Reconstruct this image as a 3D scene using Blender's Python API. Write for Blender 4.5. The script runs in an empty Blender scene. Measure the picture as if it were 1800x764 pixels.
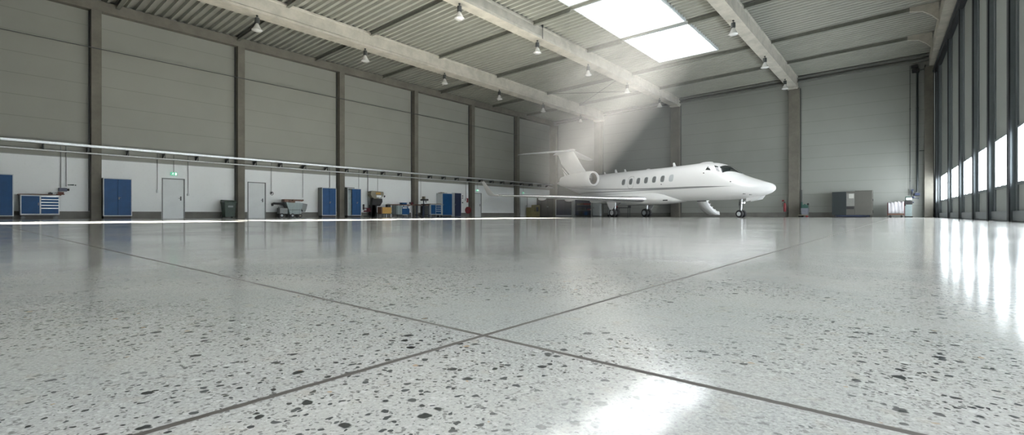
import bpy, bmesh, math, random
from mathutils import Vector, Matrix
random.seed(7)
R = math.radians
SC = bpy.context.scene
COL = SC.collection

# ------------------------------------------------------------------ camera, world, sun, exposure
cd = bpy.data.cameras.new('camera')
cd.sensor_width = 36.0
cd.lens = 823.0 / 1800.0 * 36.0
cd.shift_y = -5.3 / 1800.0
cd.clip_start = 0.02
cd.clip_end = 300
cam = bpy.data.objects.new('camera', cd)
COL.objects.link(cam)
cam.location = (0, 0, 0.198)
cam.rotation_euler = (R(90), 0, R(39.967))
SC.camera = cam

SKY = 6.0          # brightness of the overcast sky behind skylights and gate glazing
w = bpy.data.worlds.new('world'); SC.world = w; w.use_nodes = True
bg = w.node_tree.nodes['Background']
bg.inputs[0].default_value = (0.86, 0.93, 1.0, 1)
bg.inputs[1].default_value = 1.5
sl = bpy.data.lights.new('sun', 'SUN'); sl.energy = 110.0; sl.angle = R(0.6); sl.color = (1.0, 0.95, 0.86)
sun = bpy.data.objects.new('sun', sl); COL.objects.link(sun)
sun.rotation_euler = Vector((-4.5, -9.5, -10.9)).to_track_quat('-Z', 'Y').to_euler()
sun.location = (5, 40, 30)
vs = SC.view_settings
vs.view_transform = 'Standard'; vs.look = 'None'; vs.gamma = 1.0; vs.use_curve_mapping = False
vs.exposure = 1.18
try:
    SC.cycles.max_bounces = 10; SC.cycles.diffuse_bounces = 6; SC.cycles.glossy_bounces = 5
    SC.cycles.volume_bounces = 0; SC.cycles.sample_clamp_indirect = 8.0
    SC.cycles.caustics_reflective = False; SC.cycles.caustics_refractive = False
    SC.cycles.use_denoising = True; SC.cycles.blur_glossy = 0.3
except Exception:
    pass

# ------------------------------------------------------------------ materials
MATS = {}
def nd(nt, t, **kw):
    n = nt.nodes.new(t)
    for k, v in kw.items():
        setattr(n, k, v)
    return n
def mth(nt, op, a=None, b=None, c=None, clamp=False):
    n = nt.nodes.new('ShaderNodeMath'); n.operation = op; n.use_clamp = clamp
    for i, v in enumerate((a, b, c)):
        if v is None: continue
        if isinstance(v, (int, float)): n.inputs[i].default_value = v
        else: nt.links.new(v, n.inputs[i])
    return n.outputs[0]
def mix(nt, fac, a, b):
    n = nt.nodes.new('ShaderNodeMix'); n.data_type = 'RGBA'
    for s, v in ((0, fac), (6, a), (7, b)):
        if isinstance(v, (int, float)): n.inputs[s].default_value = v
        elif isinstance(v, tuple): n.inputs[s].default_value = (*v[:3], 1)
        else: nt.links.new(v, n.inputs[s])
    return n.outputs[2]
def noise(nt, vec, scale, detail=2, rough=0.5):
    n = nt.nodes.new('ShaderNodeTexNoise'); n.inputs['Scale'].default_value = scale
    n.inputs['Detail'].default_value = detail; n.inputs['Roughness'].default_value = rough
    if vec is not None: nt.links.new(vec, n.inputs['Vector'])
    return n.outputs['Fac']
def ramp(nt, f, lo, hi):
    n = nt.nodes.new('ShaderNodeMapRange'); n.inputs[1].default_value = lo; n.inputs[2].default_value = hi
    n.interpolation_type = 'SMOOTHSTEP'
    nt.links.new(f, n.inputs[0]); return n.outputs[0]
def base_mat(name):
    m = bpy.data.materials.new(name); m.use_nodes = True
    return m, m.node_tree, m.node_tree.nodes['Principled BSDF']
def mat(name, col, rough=0.5, metal=0.0, var=0.06, scale=6.0, coat=0.0, spec=0.5, emit=None, estr=0.0, bump=0.0):
    if name in MATS: return MATS[name]
    m, nt, p = base_mat(name)
    tc = nd(nt, 'ShaderNodeTexCoord')
    f = noise(nt, tc.outputs['Object'], scale, 4, 0.6)
    a = tuple(max(0, c * (1 - var)) for c in col); b = tuple(min(1, c * (1 + var)) for c in col)
    nt.links.new(mix(nt, ramp(nt, f, 0.3, 0.7), a, b), p.inputs['Base Color'])
    nt.links.new(mth(nt, 'MULTIPLY_ADD', f, 0.12, rough - 0.06, clamp=True), p.inputs['Roughness'])
    p.inputs['Metallic'].default_value = metal
    p.inputs['Specular IOR Level'].default_value = spec
    p.inputs['Coat Weight'].default_value = coat
    p.inputs['Coat Roughness'].default_value = 0.08
    if emit:
        p.inputs['Emission Color'].default_value = (*emit, 1); p.inputs['Emission Strength'].default_value = estr
    if bump:
        bn = nd(nt, 'ShaderNodeBump'); bn.inputs['Strength'].default_value = bump; bn.inputs['Distance'].default_value = 0.01
        nt.links.new(f, bn.inputs['Height']); nt.links.new(bn.outputs[0], p.inputs['Normal'])
    MATS[name] = m
    return m

def floor_mat():
    m, nt, p = base_mat('polished_terrazzo_concrete')
    tc = nd(nt, 'ShaderNodeTexCoord'); P = tc.outputs['Object']; L = nt.links.new
    # wobble coordinates so stones are irregular
    nw = nd(nt, 'ShaderNodeTexNoise'); nw.inputs['Scale'].default_value = 90; nw.inputs['Detail'].default_value = 1; L(P, nw.inputs['Vector'])
    sub = nd(nt, 'ShaderNodeVectorMath', operation='SUBTRACT'); L(nw.outputs['Color'], sub.inputs[0]); sub.inputs[1].default_value = (.5, .5, .5)
    sc_ = nd(nt, 'ShaderNodeVectorMath', operation='SCALE'); L(sub.outputs[0], sc_.inputs[0]); sc_.inputs['Scale'].default_value = 0.009
    add = nd(nt, 'ShaderNodeVectorMath', operation='ADD'); L(P, add.inputs[0]); L(sc_.outputs[0], add.inputs[1])
    V = add.outputs[0]
    big = noise(nt, P, 0.35, 2); mid = noise(nt, P, 2.2, 3, 0.55); fine = noise(nt, P, 230, 3, 0.75)
    base = mix(nt, ramp(nt, mid, .3, .7), (0.41, 0.42, 0.41), (0.50, 0.495, 0.47))
    base = mix(nt, mth(nt, 'MULTIPLY', ramp(nt, fine, .48, .68), .75), base, (0.60, 0.59, 0.55))
    base = mix(nt, mth(nt, 'MULTIPLY', ramp(nt, fine, .48, .34), .6), base, (0.27, 0.262, 0.24))
    base = mix(nt, mth(nt, 'MULTIPLY', ramp(nt, noise(nt, P, 26, 2), .55, .75), .35), base, (0.44, 0.40, 0.33))
    dens = ramp(nt, noise(nt, P, 1.9, 2), .40, .56)      # richer and poorer patches of aggregate
    def stones(scale, rmax, lo, hi, col, base, w=1.0, rnd=0):
        v = nd(nt, 'ShaderNodeTexVoronoi'); v.inputs['Scale'].default_value = scale; L(V, v.inputs['Vector'])
        sp = nd(nt, 'ShaderNodeSeparateColor'); L(v.outputs['Color'], sp.inputs[0])
        r = mth(nt, 'MULTIPLY_ADD', sp.outputs[1], rmax * .75, rmax * .25)
        inside = mth(nt, 'MULTIPLY', mth(nt, 'SUBTRACT', r, v.outputs['Distance']), 14.0, clamp=True)
        a = mth(nt, 'GREATER_THAN', sp.outputs[rnd], lo); b = mth(nt, 'LESS_THAN', sp.outputs[rnd], hi)
        msk = mth(nt, 'MULTIPLY', mth(nt, 'MULTIPLY', a, b), inside)
        msk = mth(nt, 'MULTIPLY', msk, mth(nt, 'MULTIPLY_ADD', dens, .82, .18 * w))
        return mix(nt, msk, base, col)
    base = stones(260, .75, .62, .80, (0.58, 0.58, 0.56), base)
    base = stones(260, .75, .00, .26, (0.24, 0.24, 0.225), base)
    base = stones(150, .60, .84, 1.0, (0.07, 0.075, 0.075), base)
    base = stones(95, .55, .00, .08, (0.60, 0.60, 0.58), base)
    base = stones(95, .45, .14, .152, (0.44, 0.34, 0.24), base)
    base = stones(70, .42, .80, 1.0, (0.10, 0.106, 0.103), base)
    base = stones(50, .42, .76, .97, (0.028, 0.034, 0.038), base)
    base = stones(50, .30, .00, .010, (0.46, 0.35, 0.25), base, rnd=2)
    # two saw-cut joints
    s = nd(nt, 'ShaderNodeSeparateXYZ'); L(P, s.inputs[0])
    wob = mth(nt, 'MULTIPLY_ADD', noise(nt, P, 70, 2, .7), .0034, -.0017)
    wx = mth(nt, 'MULTIPLY_ADD', noise(nt, P, .5, 1), .02, -.01)
    ax = mth(nt, 'ABSOLUTE', mth(nt, 'ADD', mth(nt, 'ADD', s.outputs[0], .5285), wob))
    ay = mth(nt, 'ABSOLUTE', mth(nt, 'ADD', mth(nt, 'SUBTRACT', s.outputs[1], .5581), wob))
    d = mth(nt, 'MINIMUM', ax, ay)
    jm = mth(nt, 'SUBTRACT', 1.0, ramp(nt, d, .0042, .0060))
    col = mix(nt, jm, base, (0.085, 0.075, 0.066))
    L(col, p.inputs['Base Color'])
    rr = mth(nt, 'MULTIPLY_ADD', ramp(nt, noise(nt, P, .6, 3, .6), .3, .7), 0.05, .100)
    L(mth(nt, 'MAXIMUM', rr, mth(nt, 'MULTIPLY', jm, .7)), p.inputs['Roughness'])
    p.inputs['Specular IOR Level'].default_value = 0.5; p.inputs['IOR'].default_value = 1.6
    bn = nd(nt, 'ShaderNodeBump'); bn.inputs['Strength'].default_value = .25; bn.inputs['Distance'].default_value = .01
    L(noise(nt, P, 1.3, 2, .5), bn.inputs['Height']); L(bn.outputs[0], p.inputs['Normal'])
    return m

def panel_mat(name, c_up, c_lo=None, zsplit=2.9, pitch=0.94, off=0.35):
    """insulated wall panels: horizontal joints every pitch metres (object z)"""
    m, nt, p = base_mat(name)
    tc = nd(nt, 'ShaderNodeTexCoord'); P = tc.outputs['Object']; L = nt.links.new
    s = nd(nt, 'ShaderNodeSeparateXYZ'); L(P, s.inputs[0])
    z = s.outputs[2]
    fr = mth(nt, 'FRACT', mth(nt, 'DIVIDE', mth(nt, 'SUBTRACT', z, off), pitch))
    j = mth(nt, 'LESS_THAN', mth(nt, 'ABSOLUTE', mth(nt, 'SUBTRACT', fr, .5)), .014)
    n1 = noise(nt, P, .5, 3); n2 = noise(nt, P, 9, 3)
    up = mix(nt, ramp(nt, n1, .3, .7), tuple(c * .94 for c in c_up), c_up)
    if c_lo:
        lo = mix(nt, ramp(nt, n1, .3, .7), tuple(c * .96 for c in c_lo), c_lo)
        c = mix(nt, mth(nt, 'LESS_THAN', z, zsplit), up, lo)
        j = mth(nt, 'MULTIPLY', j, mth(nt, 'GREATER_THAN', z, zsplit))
    else:
        c = up
    c = mix(nt, mth(nt, 'MULTIPLY', j, .45), c, (0.12, 0.12, 0.11))
    c = mix(nt, mth(nt, 'MULTIPLY', ramp(nt, n2, .55, .8), .08), c, (0.2, 0.2, 0.18))
    L(c, p.inputs['Base Color']); p.inputs['Roughness'].default_value = .5
    p.inputs['Specular IOR Level'].default_value = .35
    MATS[name] = m; return m

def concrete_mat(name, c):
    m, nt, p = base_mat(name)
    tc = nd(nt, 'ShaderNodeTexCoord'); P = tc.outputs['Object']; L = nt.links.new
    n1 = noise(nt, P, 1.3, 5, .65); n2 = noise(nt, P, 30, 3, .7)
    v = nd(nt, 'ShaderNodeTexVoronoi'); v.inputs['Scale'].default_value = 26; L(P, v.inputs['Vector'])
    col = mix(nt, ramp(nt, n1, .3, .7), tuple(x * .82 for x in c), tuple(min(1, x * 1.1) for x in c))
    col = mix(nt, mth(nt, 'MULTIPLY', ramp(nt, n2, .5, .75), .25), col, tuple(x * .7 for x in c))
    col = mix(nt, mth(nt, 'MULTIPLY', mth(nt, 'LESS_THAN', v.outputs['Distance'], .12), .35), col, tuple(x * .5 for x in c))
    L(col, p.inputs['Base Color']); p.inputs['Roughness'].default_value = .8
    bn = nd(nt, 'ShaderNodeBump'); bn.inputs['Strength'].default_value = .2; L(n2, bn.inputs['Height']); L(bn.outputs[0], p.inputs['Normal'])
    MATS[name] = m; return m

def glow_mat(name, col, strength, clear=0.0):
    m = bpy.data.materials.new(name); m.use_nodes = True; nt = m.node_tree
    for n in list(nt.nodes): nt.nodes.remove(n)
    o = nd(nt, 'ShaderNodeOutputMaterial'); e = nd(nt, 'ShaderNodeEmission')
    tc = nd(nt, 'ShaderNodeTexCoord')
    f = noise(nt, tc.outputs['Object'], 1.0, 2)
    nt.links.new(mix(nt, f, tuple(c * .96 for c in col), col), e.inputs[0]); e.inputs[1].default_value = strength
    if clear:
        t = nd(nt, 'ShaderNodeBsdfTransparent'); mx = nd(nt, 'ShaderNodeMixShader'); mx.inputs[0].default_value = clear
        nt.links.new(e.outputs[0], mx.inputs[1]); nt.links.new(t.outputs[0], mx.inputs[2]); nt.links.new(mx.outputs[0], o.inputs[0])
    else:
        nt.links.new(e.outputs[0], o.inputs[0])
    MATS[name] = m; return m

M_floor = floor_mat()
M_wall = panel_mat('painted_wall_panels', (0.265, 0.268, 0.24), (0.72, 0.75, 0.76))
M_back = panel_mat('back_wall_panels', (0.255, 0.265, 0.245))
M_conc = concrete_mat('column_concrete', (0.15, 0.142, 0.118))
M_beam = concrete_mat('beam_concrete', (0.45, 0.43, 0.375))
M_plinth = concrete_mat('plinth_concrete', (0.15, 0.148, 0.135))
M_deck = mat('galvanised_deck', (0.31, 0.315, 0.28), .5, .0, .05, 1.5, spec=.6)
M_steel = mat('purlin_steel', (0.19, 0.195, 0.17), .5, .2, .1, 4)
M_galv = mat('galvanised_steel', (0.62, 0.65, 0.66), .35, .6, .08, 12)
M_blue = mat('blue_enamel', (0.004, 0.055, 0.165), .45, 0, .1, 3, spec=.25)
M_navy = mat('dark_navy_enamel', (0.014, 0.022, 0.055), .4, 0, .1, 3)
M_lgrey = mat('light_grey_enamel', (0.52, 0.56, 0.58), .4, 0, .05, 5)
M_mgrey = mat('mid_grey_enamel', (0.15, 0.165, 0.165), .45, 0, .08, 5)
M_dgrey = mat('dark_grey_metal', (0.06, 0.065, 0.065), .45, .3, .1, 6)
M_black = mat('black_rubber', (0.012, 0.012, 0.013), .6, 0, .1, 20)
M_wood = mat('brown_wood', (0.12, 0.055, 0.03), .5, 0, .3, 14)
M_chrome = mat('polished_metal', (0.80, 0.81, 0.83), .16, 1.0, .02, 5)
M_brush = mat('brushed_metal', (0.42, 0.43, 0.44), .35, .9, .05, 15)
M_white = mat('white_paint', (0.80, 0.80, 0.80), .35, 0, .02, 4, coat=.3)
M_door = mat('door_grey_paint', (0.55, 0.58, 0.59), .4, 0, .03, 2)
M_red = mat('red_paint', (0.20, 0.014, 0.02), .4, 0, .1, 6)
M_yel = mat('ochre_yellow_paint', (0.44, 0.25, 0.05), .45, 0, .1, 6)
M_olive = mat('olive_yellow_paint', (0.17, 0.15, 0.06), .5, 0, .12, 6)
M_green = mat('dark_green_plastic', (0.010, 0.030, 0.018), .5, 0, .15, 8)
M_teal = mat('green_machine_paint', (0.018, 0.07, 0.055), .45, 0, .12, 8)
M_beige = mat('beige_machine_paint', (0.20, 0.185, 0.135), .45, 0, .12, 6)
M_pgreen = mat('pale_green_enamel', (0.24, 0.30, 0.30), .45, 0, .08, 6)
M_maroon = mat('maroon_fabric', (0.09, 0.012, 0.02), .8, 0, .2, 20)
M_cloth = mat('white_cloth', (0.42, 0.41, 0.43), .85, 0, .04, 6)
M_tyre = mat('tyre_rubber', (0.014, 0.014, 0.016), .7, 0, .15, 30)
M_taupe = mat('taupe_enamel', (0.068, 0.066, 0.057), .5, 0, .05, 3)
M_slate = mat('slate_enamel', (0.010, 0.016, 0.017), .45, 0, .1, 3)
M_gatep = mat('gate_panel_paint', (0.26, 0.28, 0.268), .45, 0, .04, 2)
M_gates = mat('gate_aluminium', (0.20, 0.225, 0.24), .32, .45, .05, 5)
M_gated = mat('gate_dark_gasket', (0.018, 0.02, 0.026), .5, 0, .1, 6)
M_pglass = glow_mat('gate_glazing_daylight', (0.90, 0.96, 1.0), SKY * 2.0)
M_sky = glow_mat('skylight_glazing_daylight', (0.98, 0.99, 1.0), SKY * 0.6, .5)
M_exit = mat('exit_sign_green', (0.05, 0.30, 0.16), .5, 0, .02, 4, emit=(.12, .42, .28), estr=.45)
M_exitw = mat('exit_sign_white', (0.8, .85, .8), .5, 0, .02, 4, emit=(.8, 1, .9), estr=.6)
M_glass = mat('dark_window_glass', (0.02, 0.028, 0.03), .08, 0, .05, 4, coat=1.0, spec=.8)
M_cglass = mat('cabin_window_glass', (0.16, 0.17, 0.175), .12, 0, .15, 2, coat=.6)
M_lampg = mat('lamp_prismatic_glass', (0.72, 0.73, 0.72), .18, .35, .03, 20, coat=.5)
M_paper = mat('paper_sheet', (0.40, 0.40, 0.37), .8, 0, .04, 8)
M_duct = mat('engine_duct', (0.33, 0.31, 0.27), .4, .5, .1, 6)

# ------------------------------------------------------------------ mesh helpers
class MB:
    def __init__(s): s.bm = bmesh.new()
    def box(s, x0, x1, y0, y1, z0, z1, bev=0.0):
        r = bmesh.ops.create_cube(s.bm, size=1.0); vv = r['verts']
        for v in vv:
            v.co = Vector(((x0 + x1) / 2 + v.co.x * (x1 - x0), (y0 + y1) / 2 + v.co.y * (y1 - y0), (z0 + z1) / 2 + v.co.z * (z1 - z0)))
        if bev:
            es = {e for v in vv for e in v.link_edges}
            bmesh.ops.bevel(s.bm, geom=list(es), offset=bev, segments=2, affect='EDGES', profile=.5)
        return s
    def cyl(s, p0, p1, r0, r1=None, n=16, cap=True):
        p0 = Vector(p0); p1 = Vector(p1); r1 = r0 if r1 is None else r1
        d = p1 - p0; L = d.length
        q = d.to_track_quat('Z', 'Y').to_matrix().to_4x4()
        bmesh.ops.create_cone(s.bm, cap_ends=cap, segments=n, radius1=r0, radius2=r1, depth=L,
                              matrix=Matrix.Translation((p0 + p1) / 2) @ q)
        return s
    def tube(s, pts, r, n=8):
        for a, b in zip(pts[:-1], pts[1:]):
            s.cyl(a, b, r, n=n)
        for p in pts[1:-1]:
            bmesh.ops.create_uvsphere(s.bm, u_segments=n, v_segments=6, radius=r, matrix=Matrix.Translation(p))
        return s
    def sph(s, c, r, n=12, sc=(1, 1, 1)):
        bmesh.ops.create_uvsphere(s.bm, u_segments=n, v_segments=max(6, n // 2), radius=r,
                                  matrix=Matrix.Translation(c) @ Matrix.Diagonal((*sc, 1)))
        return s
    def lathe(s, prof, c=(0, 0, 0), axis='z', n=24):
        rings = []
        for (r, h) in prof:
            ring = []
            for i in range(n):
                a = 2 * math.pi * i / n
                u, v = r * math.cos(a), r * math.sin(a)
                p = {'z': (u, v, h), 'x': (h, u, v), 'y': (v, h, u)}[axis]
                ring.append(s.bm.verts.new(Vector(c) + Vector(p)))
            rings.append(ring)
        for a, b in zip(rings[:-1], rings[1:]):
            for i in range(n):
                j = (i + 1) % n
                s.bm.faces.new((a[i], a[j], b[j], b[i]))
        return s
    def loft(s, rings, close=True, cap=True):
        R_ = [[s.bm.verts.new(p) for p in ring] for ring in rings]
        n = len(R_[0])
        for a, b in zip(R_[:-1], R_[1:]):
            for i in range(n if close else n - 1):
                j = (i + 1) % n
                s.bm.faces.new((a[i], a[j], b[j], b[i]))
        if cap:
            s.bm.faces.new(R_[0]); s.bm.faces.new(R_[-1][::-1])
        return s
    def prism(s, poly, axis, h0, h1):
        """poly of 2-D points extruded along axis ('x','y','z')"""
        def P(a, b, h): return {'x': (h, a, b), 'y': (a, h, b), 'z': (a, b, h)}[axis]
        A = [s.bm.verts.new(P(a, b, h0)) for a, b in poly]; B = [s.bm.verts.new(P(a, b, h1)) for a, b in poly]
        s.bm.faces.new(A); s.bm.faces.new(B[::-1])
        for i in range(len(A)):
            j = (i + 1) % len(A); s.bm.faces.new((A[i], B[i], B[j], A[j]))
        return s
    def ribbon(s, rows):
        """grid of points"""
        G = [[s.bm.verts.new(p) for p in r] for r in rows]
        for a, b in zip(G[:-1], G[1:]):
            for i in range(len(a) - 1):
                s.bm.faces.new((a[i], a[i + 1], b[i + 1], b[i]))
        return s
    def build(s, name, m, parent=None, smooth=False, thick=0.0):
        bmesh.ops.recalc_face_normals(s.bm, faces=s.bm.faces)
        me = bpy.data.meshes.new(name); s.bm.to_mesh(me); s.bm.free()
        me.materials.append(m)
        if smooth:
            me.shade_smooth()
            try: me.set_sharp_from_angle(angle=R(38))
            except Exception: pass
        o = bpy.data.objects.new(name, me); COL.objects.link(o)
        if parent: o.parent = parent
        if thick:
            md = o.modifiers.new('t', 'SOLIDIFY'); md.thickness = thick; md.offset = 0
        return o

def tag(o, label, cat, group=None):
    o['label'] = label; o['category'] = cat
    if group: o['group'] = group
    return o
def thing(name, label, cat, loc=(0, 0, 0), rz=0.0, group=None):
    o = bpy.data.objects.new(name, None); COL.objects.link(o); o.empty_display_size = .2
    o.location = loc; o.rotation_euler = (0, 0, rz)
    return tag(o, label, cat, group)
def struct(o):
    o['kind'] = 'structure'; return o
def dup(root, loc, rz=None, label=None, group=None):
    r = root.copy(); COL.objects.link(r); r.location = loc
    if rz is not None: r.rotation_euler = (0, 0, rz)
    if label: r['label'] = label
    if group: r['group'] = group
    for ch in list(root.children):
        c = ch.copy(); COL.objects.link(c); c.parent = r
        for g in ch.children:
            d = g.copy(); COL.objects.link(d); d.parent = c
    return r
ORD = ['first', 'second', 'third', 'fourth', 'fifth', 'sixth', 'seventh', 'eighth', 'ninth', 'tenth', 'eleventh', 'twelfth', 'thirteenth', 'fourteenth', 'fifteenth']

# hall frame: U = depth along the left wall (world +y), V = distance to the left of the camera (world -x)
W, LEN, U0 = 30.1, 42.83, -22.0
RZL = R(90)      # things along the left wall: local x runs deeper along the wall, local y into the wall
def L_(U, V, z=0.0): return (-V, U, z)
def zdeck(V): return 10.52 + .022 * (30.1 - V)
COLU = [4.41 + 6.407 * k for k in range(7)]       # left wall column lines

# ------------------------------------------------------------------ floor, walls, ceiling
b = MB(); b.box(-W - .3, 6.0, U0 - .3, LEN + .3, -.2, 0)
struct(b.build('floor', M_floor))
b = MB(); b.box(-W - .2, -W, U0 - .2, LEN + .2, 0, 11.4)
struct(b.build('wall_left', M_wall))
b = MB(); b.box(-W, 5.5, LEN, LEN + .2, 0, 12.0)
struct(b.build('wall_back', M_back))
b = MB(); b.box(-W, 5.5, U0 - .2, U0, 0, 12.0)
struct(b.build('wall_front', M_back))
b = MB()
DOORS_L = [(7.12, 8.05), (11.33, 12.27), (30.57, 31.40), (37.18, 38.31)]
us = [U0] + [x for d in DOORS_L for x in (d[0] - .06, d[1] + .06)] + [LEN]
for a_, b_ in zip(us[0::2], us[1::2]):
    b.box(-W, -W + .035, a_, b_, 0, .345, .004)
struct(b.build('baseboard_left', M_plinth))
b = MB(); b.box(-W + .05, -1.8, LEN - .035, LEN, 0, .36, .004)
struct(b.build('baseboard_back', M_plinth))
b = MB(); b.box(-W, -W + .02, U0, LEN, 2.875, 2.915)  # added grey ledge standing in for the shadow line under the cable tray
struct(b.build('shadow_line_trim', mat('shadow_line_grey', (.30, .31, .30), .5)))

# trapezoidal steel deck, ribs running across the hall
SKY_V = (9.3, 13.2)
SKY_U = [(10.1, 15.2), (15.6, 20.3), (20.8, 26.0), (26.5, 31.9)]
def deck_profile(u0, u1):
    pts = []; p = .37; n0 = math.floor(u0 / p)
    n1 = math.ceil(u1 / p) + 1
    for k in range(n0, n1):
        for du, dz in ((0, 0), (.11, 0), (.155, .14), (.325, .14)):
            u = k * p + du
            pts.append((u, dz))
    out = [(u, z) for u, z in pts if u0 < u < u1]
    def zat(u):
        for (a, za), (c, zc) in zip(pts[:-1], pts[1:]):
            if a <= u <= c: return za + (zc - za) * (u - a) / max(1e-6, c - a)
        return 0
    return [(u0, zat(u0))] + out + [(u1, zat(u1))]
b = MB()
def deck_seg(u0, u1, va, vb):
    pr = deck_profile(u0, u1)
    b.ribbon([[(-va, u, zdeck(va) + dz) for u, dz in pr], [(-vb, u, zdeck(vb) + dz) for u, dz in pr]])
deck_seg(U0, LEN, 30.2, SKY_V[1]); deck_seg(U0, LEN, SKY_V[0], -5.6)
cuts = [U0] + [x for s_ in SKY_U for x in s_] + [LEN]
for a_, c_ in zip(cuts[0::2], cuts[1::2]):
    if c_ - a_ > .05: deck_seg(a_, c_, SKY_V[1], SKY_V[0])
struct(b.build('ceiling', M_deck, thick=.004))
# solid roof build-up above the deck keeps daylight out
b = MB()
def slab(u0, u1, va, vb):
    b.loft([[(-va, u0, zdeck(va) + .15), (-vb, u0, zdeck(vb) + .15), (-vb, u0, zdeck(vb) + .35), (-va, u0, zdeck(va) + .35)],
            [(-va, u1, zdeck(va) + .15), (-vb, u1, zdeck(vb) + .15), (-vb, u1, zdeck(vb) + .35), (-va, u1, zdeck(va) + .35)]])
slab(U0 - .2, LEN + .2, 30.3, SKY_V[1]); slab(U0 - .2, LEN + .2, SKY_V[0], -5.6)
for a_, c_ in zip(cuts[0::2], cuts[1::2]):
    if c_ - a_ > .05: slab(a_, c_, SKY_V[1], SKY_V[0])
struct(b.build('trim_2', M_deck))

# skylights: curb, arched glazing with arch ribs, cross bar
for i, (u0, u1) in enumerate(SKY_U):
    va, vb = SKY_V[1], SKY_V[0]
    zc = zdeck(11.25)
    f = MB(); t = .05; z0, z1 = zc - .06, zc + .42
    f.box(-va - t, -va + .02, u0 - t, u1 + t, z0, z1); f.box(-vb - .02, -vb + t, u0 - t, u1 + t, z0, z1)
    f.box(-va + .02, -vb - .02, u0 - t, u0 + .02, z0, z1); f.box(-va + .02, -vb - .02, u1 - .02, u1 + t, z0, z1)
    fo = struct(f.build('window_%d' % (i + 1), M_lgrey))
    def arc(k, n=12, rise=.75):
        x = -va + (vb and (va - vb)) * k / n
        return x, z1 + rise * math.sin(math.pi * k / n)
    g = MB(); g.ribbon([[(arc(k)[0], u0, arc(k)[1]) for k in range(13)], [(arc(k)[0], u1, arc(k)[1]) for k in range(13)]])
    for uu in (u0, u1):
        g.ribbon([[(arc(k)[0], uu, arc(k)[1]) for k in range(13)], [(arc(k)[0], uu, z1) for k in range(13)]])
    g.build('glazing', M_sky, fo)
    if i >= 0:
        r_ = MB(); nr = 4
        for q in range(1, nr):
            u = u0 + (u1 - u0) * q / nr
            r_.tube([Vector((arc(k)[0], u, arc(k)[1] - .04)) for k in range(13)], .055, 6)
            r_.cyl((-va, u, z1 - .1), (-vb, u, z1 - .1), .035, n=6)
        r_.build('arch_rib', M_lgrey, fo)

# edge beam over the left wall, wall-head rails over the back wall
b = MB(); b.box(-W, -W + .36, U0, LEN, 10.0, 10.50)
b = b.build('trim_3', M_conc); struct(b)
b = MB()
b.loft([[(-30.1, LEN - .25, 10.05), (-30.1, LEN, 10.05), (-30.1, LEN, 10.17), (-30.1, LEN - .25, 10.17)],
        [(1.9, LEN - .25, 10.72), (1.9, LEN, 10.72), (1.9, LEN, 10.84), (1.9, LEN - .25, 10.84)]])
b.loft([[(-30.1, LEN - .32, 10.30), (-30.1, LEN, 10.30), (-30.1, LEN, 10.44), (-30.1, LEN - .32, 10.44)],
        [(1.9, LEN - .32, 11.00), (1.9, LEN, 11.00), (1.9, LEN, 11.14), (1.9, LEN - .32, 11.14)]])
struct(b.build('trim_4', mat('rail_steel_grey', (.17, .175, .16), .5)))

# ------------------------------------------------------------------ concrete columns
protoc = None
rel = ['beside the navy workbench at the far left', 'left of the second grey door and beside the green bin', 'between the two blue double cabinets',
       'behind the drill press end of the workbenches', 'beside the red hose reel and a grey door', 'beyond the winglet of the jet']
for k, u in enumerate(COLU[:6]):
    lab = 'square concrete wall column on the left wall, %s' % rel[k]
    if protoc is None:
        t = thing('concrete_column', lab, 'column', L_(u, 29.9), RZL, 'concrete columns along the left wall')
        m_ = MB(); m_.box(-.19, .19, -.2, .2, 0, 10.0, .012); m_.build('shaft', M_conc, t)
        m_ = MB(); m_.box(-.24, -.19, .14, .2, .36, 10.0); m_.build('joint_strip', M_dgrey, t)
        protoc = t
    else:
        dup(protoc, L_(u, 29.9), label=lab)
def back_column(v0, v1, ztop, lab, d=.45):
    t = thing('concrete_column', lab, 'column', (-(v0 + v1) / 2, LEN - d / 2, 0), 0, 'concrete columns on the back wall')
    h = (v1 - v0) / 2
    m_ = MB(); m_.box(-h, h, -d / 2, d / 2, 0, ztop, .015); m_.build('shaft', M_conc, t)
    m_ = MB(); m_.box(h, h + .05, d / 2 - .06, d / 2, .36, ztop); m_.build('joint_strip', M_dgrey, t)
    return t
back_column(29.3, 30.1, 9.95, 'concrete corner column where the left and back walls meet')
back_column(23.7, 24.5, 9.75, 'concrete column on the back wall, directly behind the jet engine')
back_column(15.7, 16.5, 10.2, 'concrete column on the back wall, behind the cabin windows of the jet')
back_column(6.28, 7.02, 10.1, 'concrete column on the back wall just right of the jet nose')
back_column(-1.5, -1.04, 10.2, 'concrete corner column at the right end of the back wall by the gate')

# ------------------------------------------------------------------ roof beams, girder, purlins
def beam(v0, v1, zb, lab):
    t = thing('roof_beam', lab, 'beam', (-(v0 + v1) / 2, 10.0, zb), 0, 'concrete roof beams')
    h = (v1 - v0) / 2; zt = zdeck((v0 + v1) / 2) - zb
    m_ = MB(); m_.prism([(-h, 0), (h, 0), (h, .12), (h - .04, .16), (h - .04, zt - .14), (h, zt - .1), (h, zt), (-h, zt), (-h, zt - .1), (-h + .04, zt - .14), (-h + .04, .16), (-h, .12)], 'y', U0 - 10, LEN - 10)
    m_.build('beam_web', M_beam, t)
    m_ = MB(); m_.box(-h - .02, h + .02, LEN - 10 - .9, LEN - 10 - .3, -.12, 0, .01); m_.build('bearing_block', M_beam, t)
    return t
BV = [(23.5, 24.3), (15.7, 16.4), (6.4, 7.05)]
beam(23.5, 24.3, 9.78, 'long concrete roof beam nearest to the left wall')
beam(15.7, 16.4, 10.12, 'brightly lit concrete roof beam just left of the skylights')
beam(6.4, 7.05, 10.15, 'concrete roof beam between the skylights and the gate side')
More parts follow.
